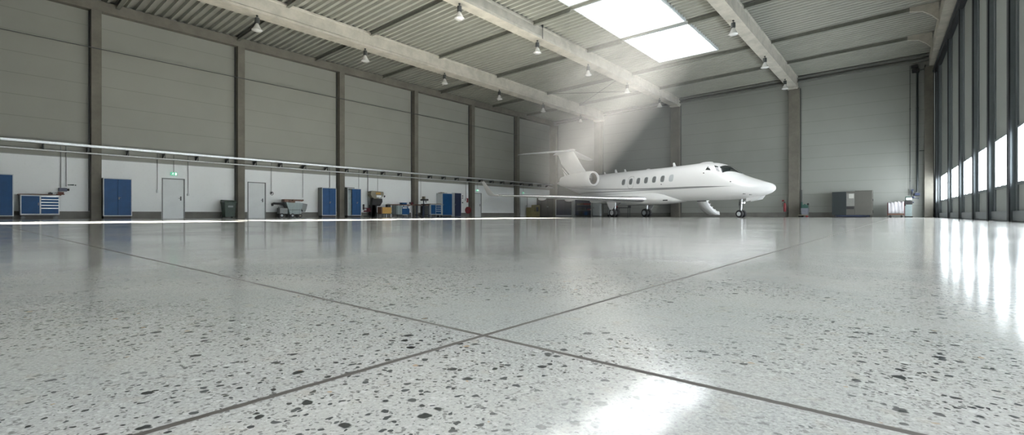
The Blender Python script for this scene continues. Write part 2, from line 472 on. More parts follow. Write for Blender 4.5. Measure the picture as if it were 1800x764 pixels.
# gate-side girder, turned slightly
t = thing('gate_girder', 'concrete girder running above the tall sliding gate', 'beam', (2.075, 0, 10.22), R(.77))
m_ = MB(); m_.box(-.225, .225, -21.8, 42.3, 0, .75, .02); m_.build('girder_web', M_beam, t)
# purlins between beams
PU = [-16.3, -10.9, -5.5, -.1, 5.2, 10.65, 15.4, 20.55, 26.25, 32.7, 37.9]
BAYS = [(29.8, 24.34, 'bay beside the left wall'), (23.46, 16.44, 'bay left of the brightly lit beam'), (15.66, 7.09, 'skylight bay'), (6.36, -1.0, 'bay nearest the gate')]
for bi, (va, vb, wd) in enumerate(BAYS):
    for k, u in enumerate(PU):
        if bi == 3 and u < 4: pass
        Lh = (va - vb) / 2; vm = (va + vb) / 2
        n_from_back = len(PU) - 1 - k
        t = thing('roof_purlin', 'steel roof purlin in the %s, %s from the back' % (wd, ORD[n_from_back]), 'purlin',
                  (-vm, u, zdeck(vm)), 0, 'steel roof purlins')
        t.rotation_euler = (0, math.atan(-.022), 0)
        # interrupted at the skylight openings
        for xa, xb in ([(-Lh, Lh)] if bi != 2 or not 5 < u < 30 else [(-Lh, vm - 13.27), (vm - 9.23, Lh)]):
            m_ = MB(); m_.box(xa, xb, -.07, .07, -.015, 0); m_.box(xa, xb, -.012, .012, -.2, -.015); m_.box(xa, xb, -.08, .08, -.225, -.2)
            m_.build('steel_section', M_steel, t)
# haunch brackets between girder and roof
for k, u in enumerate(PU[4:]):
    n_from_back = len(PU[4:]) - 1 - k
    xg = 1.80 - u * .0134
    t = thing('haunch_bracket', 'tapered bracket from the gate girder up to the roof, %s from the back wall' % ORD[n_from_back], 'bracket', (xg, u, 10.22), 0, 'brackets on the gate girder')
    h = zdeck(-.6) - 10.22 - .015
    m_ = MB(); m_.prism([(0, .0), (0, h), (-1.15, h), (-1.15, h - .22), (-.62, h - .34), (-.28, h - .62)], 'y', -.09, .09)
    m_.build('haunch', M_beam, t)
# wind brace rods in the roof
for pa, pb, wd in (((-23.4, 32.7), (-16.5, 37.9), 'rising to the right'), ((-23.4, 37.9), (-16.5, 32.7), 'crossing the other rod')):
    m_ = MB(); za, zb_ = zdeck(23.4) - .16, zdeck(16.5) - .16
    m_.cyl((pa[0], pa[1], za), (pb[0], pb[1], zb_ + (.03 if 'cross' in wd else 0)), .018, n=8)
    tag(m_.build('brace_rod', M_dgrey), 'thin diagonal roof brace rod left of the bright beam, %s' % wd, 'brace rod', 'roof brace rods')

# ------------------------------------------------------------------ hanging lamps
def make_lamp(loc, lab):
    t = thing('high_bay_lamp', lab, 'ceiling lamp', loc, 0, 'hanging high bay lamps')
    m_ = MB(); m_.tube([Vector((0, 0, .40)), Vector((0, 0, .30))], .012, 8); m_.lathe([(.001, .45), (.05, .45), (.05, .40), (.001, .40)], n=12)
    m_.build('hook', M_dgrey, t, True)
    m_ = MB(); m_.lathe([(.001, .33), (.085, .33), (.108, .31), (.11, .08), (.09, .06), (.001, .06)], n=20)
    for q in range(10):
        a = 2 * math.pi * q / 10; m_.box(-.004, .004, -.004, .004, .09, .28)
    m_.build('driver_housing', M_dgrey, t, True)
    m_ = MB(); m_.lathe([(.06, .06), (.075, .05), (.12, -.06), (.20, -.21), (.235, -.25), (.245, -.27), (.235, -.275), (.19, -.20), (.11, -.05), (.06, .04)], n=28)
    rf = m_.build('reflector', M_lampg, t, True)
    m_ = MB(); m_.lathe([(.232, -.262), (.2, -.30), (.12, -.33), (.001, -.34)], n=24)
    m_.build('cover_glass', M_lampg, t, True)
    m_ = MB(); m_.lathe([(.001, -.10), (.035, -.12), (.05, -.18), (.035, -.24), (.001, -.26)], n=12)
    m_.build('bulb', M_white, rf, True)
    return t
LU = [9.4, 15.3, 21.4, 27.0, 32.7, 38.8]
lamp = None
rows = [(23.9, 9.78, 'under the beam nearest the left wall', LU), (16.05, 10.12, 'under the brightly lit beam', LU[1:]), (6.73, 10.15, 'under the gate side beam', [25.7, 32.8, 39.3])]
for V, zb, wd, lst in rows:
    for k, u in enumerate(lst):
        nb = len(lst) - 1 - k
        lab = 'bell shaped lamp hanging %s, %s from the back' % (wd, ORD[nb])
        loc = (-V, u, zb - .45)
        if lamp is None: lamp = make_lamp(loc, lab)
        else: dup(lamp, loc, label=lab)

m_ = MB(); m_.cyl((0, 0, 0), (0, 0, .78), .018, n=8); m_.box(-.03, .03, -.04, .04, .62, .76, .005)
o = tag(m_.build('lamp_conduit', M_dgrey), 'short vertical conduit on the face of the brightly lit beam', 'conduit'); o.location = (-15.67, 21.4, 10.13)
# ------------------------------------------------------------------ sliding gate on the right
GA = R(1.67)
def gpos(a, off=0.0): return (3.0 - a * math.sin(GA) + off * math.cos(GA), a * math.cos(GA) + off * math.sin(GA), 0)
GP = [-4.5, -1, 2.6, 6.2, 9.6, 12.9, 16.2, 19.5, 22.8, 26.2, 30.4, 35.1, 40.9, 42.6]
HT = 9.75
nl = len(GP) - 1
for k in range(nl):
    a0, a1 = GP[k], GP[k + 1]; w_ = a1 - a0; nb = nl - 1 - k
    lab = 'tall grey sliding gate leaf with a bright window band, %s from the back wall' % ORD[nb]
    t = thing('gate_leaf', lab, 'gate', gpos((a0 + a1) / 2), R(-90) + GA, 'sliding leaves of the right hand gate')
    h = w_ / 2
    x0, x1 = -h + .62, h - .16      # window between these (local x runs toward the camera)
    if w_ < 2.5: x0, x1 = -h + .3, h - .3
    h_ = h - .004; m_ = MB(); m_.box(-h_, h_, 0, .08, 2.62, HT); m_.box(-h_, h_, 0, .08, .02, 1.08)
    m_.box(-h_, x0, 0, .08, 1.08, 2.62); m_.box(x1, h_, 0, .08, 1.08, 2.62)
    m_.build('gate_panel', M_gatep, t)
    m_ = MB(); m_.box(-h + .28, h - .03, -.10, 0, .02, .30, .008); m_.build('bottom_rail', M_gates, t)
    m_ = MB(); m_.box(-h + .03, -h + .24, -.14, 0, .0, HT); m_.build('post', M_gates, t)
    m_ = MB(); m_.box(-h + .003, -h + .25, -.175, -.14, 0, HT); m_.build('gasket', M_gated, t)
    m_ = MB(); m_.box(-h + .24, -h + .46, -.035, 0, .30, HT); m_.build('stile', M_gates, t)
    fr = MB(); e = .05
    fr.box(x0 - e, x1 + e, -.05, .06, 1.08 - .06, 1.10); fr.box(x0 - e, x1 + e, -.05, .06, 2.60, 2.66)
    fr.box(x0 - e, x0, -.05, .06, 1.1, 2.6); fr.box(x1, x1 + e, -.05, .06, 1.1, 2.6)
    nm = 3 if w_ > 2.5 else 1
    for q in range(1, nm):
        xx = x0 + (x1 - x0) * q / nm; fr.box(xx - .04, xx + .04, -.03, .05, 1.1, 2.6)
    fo = fr.build('window_frame', M_gates, t)
    g = MB(); g.box(x0, x1, .04, .055, 1.1, 2.6); g.build('glazing', M_pglass if a0 > -2 else M_gatep, fo)
# track and wall above the gate
m_ = MB(); m_.box(-22, 22, -.2, .09, 0, .22); m_.box(-22, 22, -.32, -.26, .02, .14)
o = tag(m_.build('gate_track', M_gated), 'dark overhead running track along the top of the gate', 'gate track')
o.location = (*gpos(20.6)[:2], HT); o.rotation_euler = (0, 0, R(-90) + GA)
m_ = MB(); m_.box(-34, 34, .08, .3, 0, 12.2)
g1 = MB(); g1.box(-34, 34, .10, .3, HT - .02, 12.3); g1.box(-34, 34, .2, .3, -.0, 1.05); g1.box(14.52, 34, .0, .1, 0, HT)
m_.bm.free()
o = struct(g1.build('wall_right', M_gatep)); o.location = (*gpos(10.0)[:2], 0); o.rotation_euler = (0, 0, R(-90) + GA)
# outer blind behind the window band keeps the band light tight beyond its own glazing
g2 = MB(); g2.box(-34, 34, .22, .3, 1.0, 2.7)
o = struct(g2.build('trim_5', M_gatep)); o.location = (*gpos(10.0)[:2], 0); o.rotation_euler = (0, 0, R(-90) + GA)

# ------------------------------------------------------------------ doors on the left wall
def wall_door(idx, u0, u1, h=2.1):
    c = (u0 + u1) / 2; hw = (u1 - u0) / 2
    m_ = MB(); m_.box(-hw, hw, -.03, .0, .01, h, .004)
    o = struct(m_.build('door_%d' % idx, M_door)); o.location = L_(c, W); o.rotation_euler = (0, 0, RZL)
    m_ = MB(); m_.box(hw, hw + .055, -.06, 0, 0, h + .05); m_.box(-hw - .03, hw + .055, -.06, 0, h, h + .05); m_.box(-hw - .03, -hw, -.045, 0, 0, h)
    m_.build('door_frame', M_mgrey, o)
    m_ = MB(); m_.box(hw - .16, hw - .10, -.04, -.03, .95, 1.17, .003); m_.tube([Vector((hw - .13, -.03, 1.07)), Vector((hw - .13, -.09, 1.07)), Vector((hw - .25, -.09, 1.07))], .011)
    m_.build('door_handle', M_dgrey, o)
for i, (a, c) in enumerate(DOORS_L):
    wall_door(i + 1, a, c, [2.08, 2.1, 2.12, 2.08][i])

def running_man(x, z, s):
    """white running figure of a rescue sign, built of little boxes and bars; returns MB"""
    m_ = MB()
    m_.cyl((x + .12 * s, -.006, z + .36 * s), (x + .12 * s, -.002, z + .36 * s), .07 * s, n=12)
    def bar(a, c, t):
        a = Vector((x + a[0] * s, -.004, z + a[1] * s)); c = Vector((x + c[0] * s, -.004, z + c[1] * s)); d = (c - a); n = Vector((-d.z, 0, d.x)).normalized() * t * s
        m_.prism([((a + n).x, (a + n).z), ((c + n).x, (c + n).z), ((c - n).x, (c - n).z), ((a - n).x, (a - n).z)], 'y', -.006, -.002)
    bar((.08, .28), (-.02, .02), .06); bar((-.02, .02), (.14, -.12), .04); bar((.14, -.12), (.10, -.36), .035)
    bar((-.02, .02), (-.16, -.18), .04); bar((-.16, -.18), (-.34, -.18), .035); bar((.08, .26), (.26, .10), .03); bar((.04, .26), (-.16, .20), .03)
    return m_
def exit_sign(u, z, lab, wd=.30, ht=.17, V=29.99, cord=3.4):
    t = thing('exit_sign', lab, 'exit sign', L_(u, V, z), RZL, 'lit green rescue signs')
    m_ = MB(); m_.box(-wd / 2, wd / 2, 0, .05, -ht / 2, ht / 2, .004); m_.build('sign_box', M_exit, t)
    m_ = running_man(-.05, 0, .16); m_.box(.05, .12, -.006, -.002, -.06, .06); m_.build('running_figure', M_exitw, t)
    if cord:
        m_ = MB(); m_.cyl((0, .03, ht / 2), (0, .03, cord - z), .01, n=8); m_.build('suspension_conduit', M_dgrey, t)
    return t
exit_sign(7.59, 2.37, 'small green lit exit sign hanging above the nearest grey door')
exit_sign(30.88, 2.40, 'small green lit exit sign beside the jet winglet tip', .26, .15)
exit_sign(37.62, 2.42, 'far green lit exit sign just above the wing', .26, .15)

# ------------------------------------------------------------------ cable tray along the left wall
t = thing('cable_tray', 'long galvanised cable tray running along the left wall', 'cable tray', L_(20, 29.6, 3.38), RZL)
m_ = MB(); x0, x1 = U0 - 20, 22.3
m_.box(x0, x1, -.07, -.055, 0, .105); m_.box(x0, x1, .055, .07, 0, .105); m_.box(x0, x1, -.07, .07, 0, .012); m_.build('tray', M_galv, t)
wb = None
for k in range(-4, 28):
    if k == 15: continue
    if wb is None:
        m_ = MB(); m_.box(-.02, .02, -.05, .49, -.05, -.002); m_.box(-.015, .015, -.03, .03, -.26, -.05)
        m_.prism([(.08, -.05), (.49, -.05), (.49, -.28)], 'x', -.008, .008)
        wb = m_.build('wall_bracket', M_dgrey, t); wb.location = (1.1 + 1.5 * k - 20, 0, 0)
    else:
        c = wb.copy(); COL.objects.link(c); c.parent = t; c.location = (1.1 + 1.5 * k - 20, 0, 0)
o = MB(); o.cyl((x0, 0, 0), (x1, 0, 0), .034, n=12)
for q in range(-6, 7):
    o.cyl((q * 6.4 - 15.6 - .03, 0, 0), (q * 6.4 - 15.6 + .03, 0, 0), .043, n=12) if x0 < q * 6.4 - 15.6 < x1 else None
o = tag(o.build('service_pipe', M_galv, None, True), 'slim bright pipe running just below the cable tray', 'pipe')
o.location = L_(20, 29.6, 3.09); o.rotation_euler = (0, 0, RZL)
o = MB(); o.cyl((x0, 0, 0), (16.5, 0, 0), .022, n=8)
o = tag(o.build('wall_conduit', M_dgrey, None, True), 'thin dark conduit high up along the left wall', 'conduit')
o.location = L_(20, 29.66, 8.15); o.rotation_euler = (0, 0, RZL)

def drop(u, z0, z1, lab, box=None, V=30.06, r=.012, ring=False):
    t = thing('conduit_drop', lab, 'cable drop', L_(u, V, 0), RZL, 'conduits dropping from the cable tray')
    m_ = MB(); m_.cyl((0, 0, z0), (0, 0, z1), r, n=8)
    m_.build('conduit', M_mgrey, t)
    if box:
        m_ = MB(); m_.box(-box[0] / 2, box[0] / 2, -.05, .06, z0 - box[1], z0, .006); m_.build('socket_box', M_lgrey if not ring else M_dgrey, t)
    if ring:
        m_ = MB()
        pts = [Vector((.1 * math.cos(a * .7), -.06, z0 - .1 + .1 * math.sin(a * .7))) for a in range(10)]
        m_.tube(pts, .014, 6); m_.build('coiled_cable', M_dgrey, t)
    return t
drop(3.21, 1.44, 3.4, 'left one of two conduits above the navy workbench end', None)
drop(3.39, 1.50, 3.4, 'second conduit of the two above the navy workbench end', None)
drop(6.88, 1.50, 3.4, 'thin conduit right of the nearest blue cabinet', (.07, .16))
drop(8.26, 1.34, 3.4, 'thin conduit with small switch right of the nearest grey door', (.09, .12))
drop(12.66, 1.60, 3.4, 'thin conduit ending in a coiled cable right of the second door', (.08, .12), ring=True)
drop(14.64, 1.30, 3.4, 'conduit dropping behind the pale service machine', None)
drop(16.5, 2.05, 3.4, 'conduit beside the column left of the open cabinet', (.1, .12), r=.025)
drop(18.72, 1.60, 3.4, 'thin conduit above the maroon chair', None)
drop(19.46, .5, 3.4, 'grey conduit behind the band saw, left one', (.08, .1), r=.03)
drop(20.3, 1.9, 3.4, 'thin conduit behind the band saw, right one', None)
drop(24.05, 1.55, 3.4, 'pale conduit above the drill press, left one', None)
drop(24.35, 1.5, 3.4, 'conduit above the drill press, right one', None)
drop(29.45, 1.62, 3.4, 'conduit dropping to the small red box', (.16, .2), r=.018)
t = thing('socket_panel', 'dark socket box on the wall above the workbench end', 'socket box', L_(3.29, 30.0, 1.36), RZL)
m_ = MB(); m_.box(-.17, .12, -.08, .09, -.09, .07, .01); m_.build('housing', M_navy, t)
m_ = MB(); m_.box(.13, .2, -.07, .09, -.06, .05, .01); m_.build('plug', M_black, t)
t = thing('wall_clamp', 'small green grey clamp fitting beside the two conduits', 'fitting', L_(3.55, 30.0, 1.58), RZL)
m_ = MB(); m_.cyl((-.12, 0, 0), (.1, 0, .01), .018, .028, 10); m_.build('rod', M_teal, t)
m_ = MB(); m_.sph((.16, .03, 0), .03); m_.box(-.02, .02, 0, .1, -.015, .015); m_.build('mount', M_mgrey, t)

# ------------------------------------------------------------------ cabinets and benches on the left wall
def cabinet(lab, u0, u1, vf, h=1.96, d=None, body=None, doorm=None, doors=2, base=.12, frame=.035, name='steel_cabinet', openleft=0.0):
    d = d or (W - vf - .06); hw = (u1 - u0) / 2
    t = thing(name, lab, 'cabinet', L_((u0 + u1) / 2, vf), RZL)
    body = body or M_mgrey; doorm = doorm or M_blue
    m_ = MB(); f = frame
    m_.box(-hw, -hw + .02, 0, d, base, h); m_.box(hw - .02, hw, 0, d, base, h); m_.box(-hw, hw, 0, d, h - .02, h); m_.box(-hw, hw, 0, d, base, base + .02); m_.box(-hw, hw, d - .02, d, base, h)
    m_.build('body', body, t)
    m_ = MB(); m_.box(-hw, -hw + f, -.012, .0, base, h, .003); m_.box(hw - f, hw, -.012, 0, base, h, .003); m_.box(-hw + f, hw - f, -.012, 0, h - f, h, .003); m_.box(-hw + f, hw - f, -.012, 0, base, base + f, .003)
    m_.build('front_frame', M_lgrey, t)
    m_ = MB(); m_.box(-hw + .03, hw - .03, .06, d - .05, 0, base); m_.build('plinth', M_black, t)
    xs0, xs1 = -hw + f, hw - f
    if openleft:
        xm = xs0 + (xs1 - xs0) * openleft
        m_ = MB(); m_.box(xs0 + .02, xm, .10, .12, base + .05, h - .12); m_.build('inner_panel', M_pgreen, t)
        m_ = MB()
        for zz in (.5, .9, 1.3, 1.65): m_.box(xs0, xm, .02, .1, zz, zz + .02)
        m_.build('shelf', M_pgreen, t)
        xs0 = xm
    n = doors
    for q in range(n):
        xa = xs0 + (xs1 - xs0) * q / n + .003; xb = xs0 + (xs1 - xs0) * (q + 1) / n - .003
        m_ = MB(); m_.box(xa, xb, -.02, .0, base + f + .004, h - f - .004, .004)
        dr = m_.build('door', doorm, t)
        if q == n - 1 or (n == 2 and q == 1):
            hx = xa + .04
            m_ = MB(); m_.box(hx - .02, hx + .02, -.03, -.02, (h * .5) - .05, (h * .5) + .07, .003); m_.tube([Vector((hx, -.03, h * .52)), Vector((hx, -.055, h * .52)), Vector((hx + .07, -.055, h * .52))], .01)
            m_.build('handle', M_mgrey, dr)
    return t
cabinet('blue double door steel cabinet cut off by the left picture edge', .55, 1.67, 29.4, 1.93)
c1 = cabinet('blue double door cabinet right of the nearest concrete column', 4.62, 5.72, 29.5, 1.96)
cabinet('tall blue double door cabinet with grey side, just left of the third column', 15.65, 16.66, 29.5, 1.98)
cabinet('blue cabinet with open pale left part, just right of the third column', 17.39, 18.44, 29.3, 2.0, openleft=.30, doors=2)
cabinet('tall blue single door locker standing at the end of the drawer bench', 25.98, 27.10, 29.3, 1.97, doors=1, body=M_lgrey)
cabinet('narrow near black locker with a pale edge', 27.64, 28.42, 29.6, 2.05, doors=1, doorm=M_navy, body=M_lgrey, base=.02, frame=.012, name='dark_locker')
# boxes lying on top of cabinets
m_ = MB(); m_.box(-.3, .3, -.15, .15, 0, .08, .01); o = tag(m_.build('flat_case', M_mgrey), 'flat grey case lying on top of the half open blue cabinet', 'case'); o.location = L_(17.75, 29.65, 2.0); o.rotation_euler = (0, 0, RZL)
m_ = MB(); m_.box(-.4, .38, -.12, .12, 0, .05, .01); m_.box(-.2, .1, -.08, .1, .05, .09, .01); o = tag(m_.build('folded_tarp', M_beige), 'brownish folded bundle lying on the tall blue single door locker', 'bundle'); o.location = L_(26.4, 29.7, 1.97); o.rotation_euler = (0, 0, RZL)

def caster(m_, x, y, r=.055):
    m_.cyl((x, y - .02, r), (x, y + .02, r), r, n=14); m_.box(x - .03, x + .03, y - .03, y + .03, r * 1.4, r * 2.2)
def drawer_bench(lab, u0, u1, vf, h=1.1, d=.62, split=.5, nd_=5, casters=True, top=M_wood, over=0.06):
    hw = (u1 - u0) / 2; t = thing('workbench', lab, 'workbench', L_((u0 + u1) / 2, vf), RZL, 'blue drawer workbenches')
    b0 = .18 if casters else .18
    zt = h - .04
    m_ = MB(); m_.box(-hw, hw, .0, d, b0, zt, .004); m_.build('cabinet_body', M_lgrey, t)
    m_ = MB(); m_.box(-hw - over, hw + over, -.03, d + .02, zt, h, .004); m_.build('worktop', top, t)
    xs = -hw + (2 * hw) * split
    m_ = MB(); m_.box(-hw + .04, xs - .025, -.02, 0, b0 + .05, zt - .05, .004); dr = m_.build('door', M_blue, t)
    m_ = MB(); m_.box(xs - .07, xs - .05, -.035, -.02, .6, .72, .002); m_.build('handle', M_mgrey, dr)
    H = (zt - .05) - (b0 + .05); cuts_ = [0, .33] + [.33 + .67 * q / (nd_ - 1) for q in range(1, nd_)]
    for q in range(nd_):
        za = b0 + .05 + H * cuts_[q]; zb_ = b0 + .05 + H * cuts_[q + 1]
        m_ = MB(); m_.box(xs + .025, hw - .04, -.02, 0, za + .008, zb_ - .030, .003); dw = m_.build('drawer', M_blue, t)
        m_ = MB(); m_.box(xs + .03, hw - .045, -.028, -.0, zb_ - .028, zb_ - .006, .002); m_.build('grip_rail', M_galv, dw)
    for x in (-hw + .1, hw - .1):
        for y in (.08, d - .1):
            m_ = MB()
            if casters: caster(m_, x, y, .06); m_.build('caster', M_mgrey, t)
            else: m_.box(x - .02, x + .02, y - .02, y + .02, 0, b0); m_.build('leg', M_galv, t)
    return t
drawer_bench('blue drawer workbench on casters beside the leftmost cabinet', 1.86, 3.10, 29.4, 1.1)
drawer_bench('blue bench with four drawers between the drill press and tall locker', 24.82, 25.96, 29.4, 1.07, nd_=4, split=.48, casters=False, top=M_wood, over=.0)
# tools on the first bench
t = thing('bench_vise', 'red brown vise at the right end of the nearest workbench', 'vise', L_(3.16, 29.6, 1.10), RZL)
m_ = MB(); m_.box(-.14, .12, -.09, .09, 0, .04, .008); m_.box(-.10, .10, -.06, .06, .04, .13, .012); m_.build('vise_body', mat('rust_red_iron', (.10, .03, .02), .6), t)
m_ = MB(); m_.cyl((-.18, -.0, .10), (-.08, 0, .10), .014); m_.cyl((-.18, -.07, .1), (-.18, .07, .1), .008); m_.build('screw_handle', M_brush, t)
m_ = MB(); m_.box(-.07, .07, -.06, .06, 0, .09, .012); m_.cyl((0, 0, .09), (0, 0, .11), .02); o = tag(m_.build('tin_can', M_black), 'small black tin standing on the nearest workbench', 'tin'); o.location = L_(2.83, 29.7, 1.10); o.rotation_euler = (0, 0, RZL)

# green wheelie bin
t = thing('wheelie_bin', 'dark green two wheeled bin beside the second concrete column', 'bin', L_(10.05, 29.45), RZL)
m_ = MB(); m_.loft([[(-.23, -.22, .06), (.23, -.22, .06), (.23, .26, .06), (-.23, .26, .06)], [(-.29, -.30, .86), (.29, -.30, .86), (.29, .34, .86), (-.29, .34, .86)]])
m_.box(-.31, .31, -.32, .36, .84, .90, .01); bd = m_.build('bin_body', M_green, t)
m_ = MB(); m_.box(-.12, .14, -.292, -.27, .60, .70, .004); m_.build('label_plate', M_mgrey, bd)
m_ = MB(); m_.loft([[(-.32, -.33, .90), (.32, -.33, .90), (.32, .36, .95), (-.32, .36, .95)], [(-.28, -.30, .97), (.28, -.30, .97), (.28, .34, 1.03), (-.28, .34, 1.03)]]); m_.build('lid', M_green, t)
for x in (-.27, .27):
    m_ = MB(); m_.cyl((x - .03, .26, .1), (x + .03, .26, .1), .1, n=18); m_.build('wheel', M_black, t)
m_ = MB(); m_.tube([Vector((-.24, .36, .88)), Vector((-.24, .42, .96)), Vector((.24, .42, .96)), Vector((.24, .36, .88))], .015); m_.build('handle', M_green, t)

# pale service machine
t = thing('service_machine', 'pale grey green service machine with a black hooked hose, right of the second door', 'machine', L_(13.75, 29.25), RZL)
m_ = MB(); m_.prism([(-.55, .96), (-.40, .52), (-.30, .22), (.38, .22), (.42, .55), (.50, .92)], 'y', .0, .5); m_.build('hopper_body', M_pgreen, t)
m_ = MB(); m_.box(-.42, .50, -.02, .52, .47, .50); m_.build('frame_rail', M_dgrey, t)
m_ = MB(); m_.box(-.66, -.20, .02, .42, .96, 1.14, .02); m_.box(-.4, .0, -.02, .3, .94, 1.04, .02); m_.build('seat_pad', M_wood, t)
m_ = MB(); m_.box(-.12, .48, .04, .48, 1.03, 1.14, .015); m_.cyl((.5, .2, 1.06), (.62, .2, 1.12), .05); m_.build('lid', M_wood, t)
m_ = MB(); m_.box(.02, .34, .02, .46, .92, 1.03, .01); m_.build('glass_tank', M_lgrey, t)
m_ = MB(); m_.prism([(.50, .92), (.84, .86), (.78, .56), (.70, .36), (.54, .38), (.48, .55)], 'y', .1, .4); m_.build('rear_scoop', M_mgrey, t)
m_ = MB(); m_.tube([Vector((-1.28, .2, .72)), Vector((-1.30, .2, .82)), Vector((-1.2, .2, .87)), Vector((-.66, .2, .86)), Vector((-.50, .2, .62)), Vector((-.34, .2, .4))], .065, 10); m_.build('hose_arm', M_black, t, True)
m_ = MB(); m_.box(-.92, -.42, .04, .44, .22, .60, .03); m_.cyl((-.9, .24, .62), (-.55, .24, .74), .05); m_.build('motor_box', M_mgrey, t)
for x, r in ((-.82, .14), (-.16, .13), (.32, .12)):
    m_ = MB(); m_.cyl((x, -.02, r), (x, .05, r), r, n=20); m_.cyl((x, .40, r), (x, .47, r), r, n=20)
    wl = m_.build('wheel', M_black, t)
    m_ = MB(); m_.cyl((x, -.03, r), (x, .0, r), r * .5, n=16); m_.build('hub', M_beige if x > 0 else M_lgrey, wl)
for x in (-.25, .36):
    m_ = MB(); m_.box(x - .02, x + .02, .0, .04, .2, .55); m_.build('leg', M_lgrey, t)

# maroon chair
t = thing('workshop_chair', 'maroon padded chair with black back, right of the half open cabinet', 'chair', L_(18.78, 29.1), R(140))
m_ = MB(); m_.box(-.25, .25, -.25, .22, .38, .48, .03); m_.build('seat', M_maroon, t)
m_ = MB(); m_.box(-.24, .24, .20, .27, .52, .92, .03); m_.build('backrest', M_black, t)
for s in (-1, 1):
    m_ = MB(); m_.box(s * .27 - .03, s * .27 + .03, -.22, .2, .62, .66, .01); m_.box(s * .27 - .02, s * .27 + .02, -.2, .0, .45, .62, .01); m_.build('armrest', M_maroon, t)
for q in range(5):
    a = q * 2 * math.pi / 5
    m_ = MB(); m_.tube([Vector((0, 0, .12)), Vector((.26 * math.cos(a), .26 * math.sin(a), .07))], .018); m_.cyl((.26 * math.cos(a), .26 * math.sin(a) - .012, .03), (.26 * math.cos(a), .26 * math.sin(a) + .012, .03), .03, n=12); m_.build('leg', M_dgrey, t)
m_ = MB(); m_.cyl((0, 0, .1), (0, 0, .39), .025); m_.build('gas_column', M_dgrey, t)

# band saw
t = thing('band_saw', 'tall machine with beige head and black body beside the yellow box', 'machine', L_(19.85, 29.45), RZL)
m_ = MB(); m_.prism([(-.55, 1.84), (-.45, 1.90), (.48, 1.86), (.52, 1.72), (.42, 1.50), (.30, 1.38), (-.25, 1.34), (-.48, 1.48), (-.58, 1.66)], 'y', -.05, .35); hd = m_.build('saw_head', M_beige, t)
m_ = MB(); m_.box(-.15, .25, -.06, -.045, 1.66, 1.80, .004); m_.build('yellow_plate', M_yel, hd)
m_ = MB(); m_.box(-.1, .32, -.065, -.045, 1.44, 1.60, .01); m_.cyl((.16, -.07, 1.5), (.16, -.03, 1.5), .09, n=16); m_.build('guard', M_galv, hd)
m_ = MB(); m_.prism([(-.34, 1.40), (-.22, 1.40), (-.15, .95), (-.2, .0), (-.48, .0), (-.42, .9)], 'y', .0, .3); m_.build('frame_arm', M_black, t)
m_ = MB(); m_.prism([(-.18, 1.36), (.44, 1.36), (.46, 1.12), (.26, .82), (-.22, .85)], 'y', .02, .3); m_.build('motor_housing', M_black, t)
m_ = MB(); m_.box(-.46, -.02, .0, .4, .0, .9, .02); m_.build('base_cabinet', M_black, t)
m_ = MB(); m_.tube([Vector((.46, .05, 1.8)), Vector((.60, .0, 1.52))], .012); m_.cyl((.58, -.02, 1.50), (.66, .02, 1.56), .05, n=14); m_.build('handwheel', M_dgrey, t)
# yellow box on legs
t = thing('yellow_cart', 'ochre yellow box cart on thin legs in front of the band saw', 'cart', L_(19.98, 28.5), RZL)
m_ = MB(); m_.box(-.34, .42, 0, .5, .26, .72, .01); m_.build('box_body', M_yel, t)
m_ = MB(); m_.box(-.43, -.34, .02, .48, .24, .74, .01); m_.build('side_panel', M_wood, t)
m_ = MB(); m_.box(-.42, .40, .02, .48, .22, .26); m_.build('underframe', M_dgrey, t)
for x in (-.36, -.02, .36):
    m_ = MB(); m_.box(x - .018, x + .018, .03, .07, 0, .24); m_.box(x - .018, x + .018, .4, .44, 0, .24); m_.build('leg', M_dgrey, t)
t = thing('toolbox', 'black toolbox standing on the yellow cart', 'toolbox', L_(20.2, 28.7, .72), RZL)
m_ = MB(); m_.box(-.08, .22, -.1, .14, 0, .2, .02); m_.build('case', M_black, t)
m_ = MB(); m_.tube([Vector((-.02, .02, .2)), Vector((-.02, .02, .25)), Vector((.16, .02, .25)), Vector((.16, .02, .2))], .012); m_.build('handle', M_wood, t)

# brown topped bench with pale and blue under-cabinets
t = thing('long_workbench', 'brown topped workbench left of the fourth concrete column', 'workbench', L_(21.95, 29.3), RZL)
m_ = MB(); m_.box(-1.05, 1.15, -.02, .66, .90, .96, .006); m_.build('worktop', M_wood, t)
m_ = MB(); m_.box(-.50, -.18, .02, .6, .2, .88, .01); m_.box(-.15, .0, .02, .6, .2, .88, .01); m_.build('pale_cabinet', M_pgreen, t)
m_ = MB(); m_.box(-.0, .66, .0, .6, .20, .80, .01); bc = m_.build('blue_cabinet', M_blue, t)
m_ = MB(); m_.box(.03, .44, -.015, 0, .66, .74, .004); m_.build('grip_rail', M_galv, bc)
m_ = MB(); m_.box(.02, .5, -.01, .02, .16, .2, .004); m_.build('base_rail', M_galv, t)
for x, mm in ((-1.0, M_galv), (-.42, M_dgrey), (.56, M_dgrey), (.92, M_galv), (1.1, M_dgrey)):
    m_ = MB(); m_.box(x - .02, x + .02, .02, .06, 0, .9); m_.box(x - .02, x + .02, .56, .60, 0, .9); m_.build('leg', mm, t)
m_ = MB(); m_.cyl((.62, -.05, .74), (.62, -.02, .74), .09, n=18); m_.build('dial', M_white, t)
t = thing('blue_crate', 'blue crate standing on the brown topped workbench', 'crate', L_(22.2, 29.5, .96), RZL)
m_ = MB(); m_.box(-.22, .22, -.15, .15, 0, .03); m_.box(-.22, -.2, -.15, .15, .0, .13); m_.box(.2, .22, -.15, .15, 0, .13); m_.box(-.22, .22, -.15, -.13, 0, .13); m_.box(-.22, .22, .13, .15, 0, .13); m_.build('tub', M_blue, t)
m_ = MB(); m_.box(-.235, .235, -.165, .165, .12, .145, .004); m_.build('rim', M_blue, t)
t = thing('grinder', 'dark red bench grinder at the right end of the brown topped workbench', 'grinder', L_(22.95, 29.45, .96), RZL)
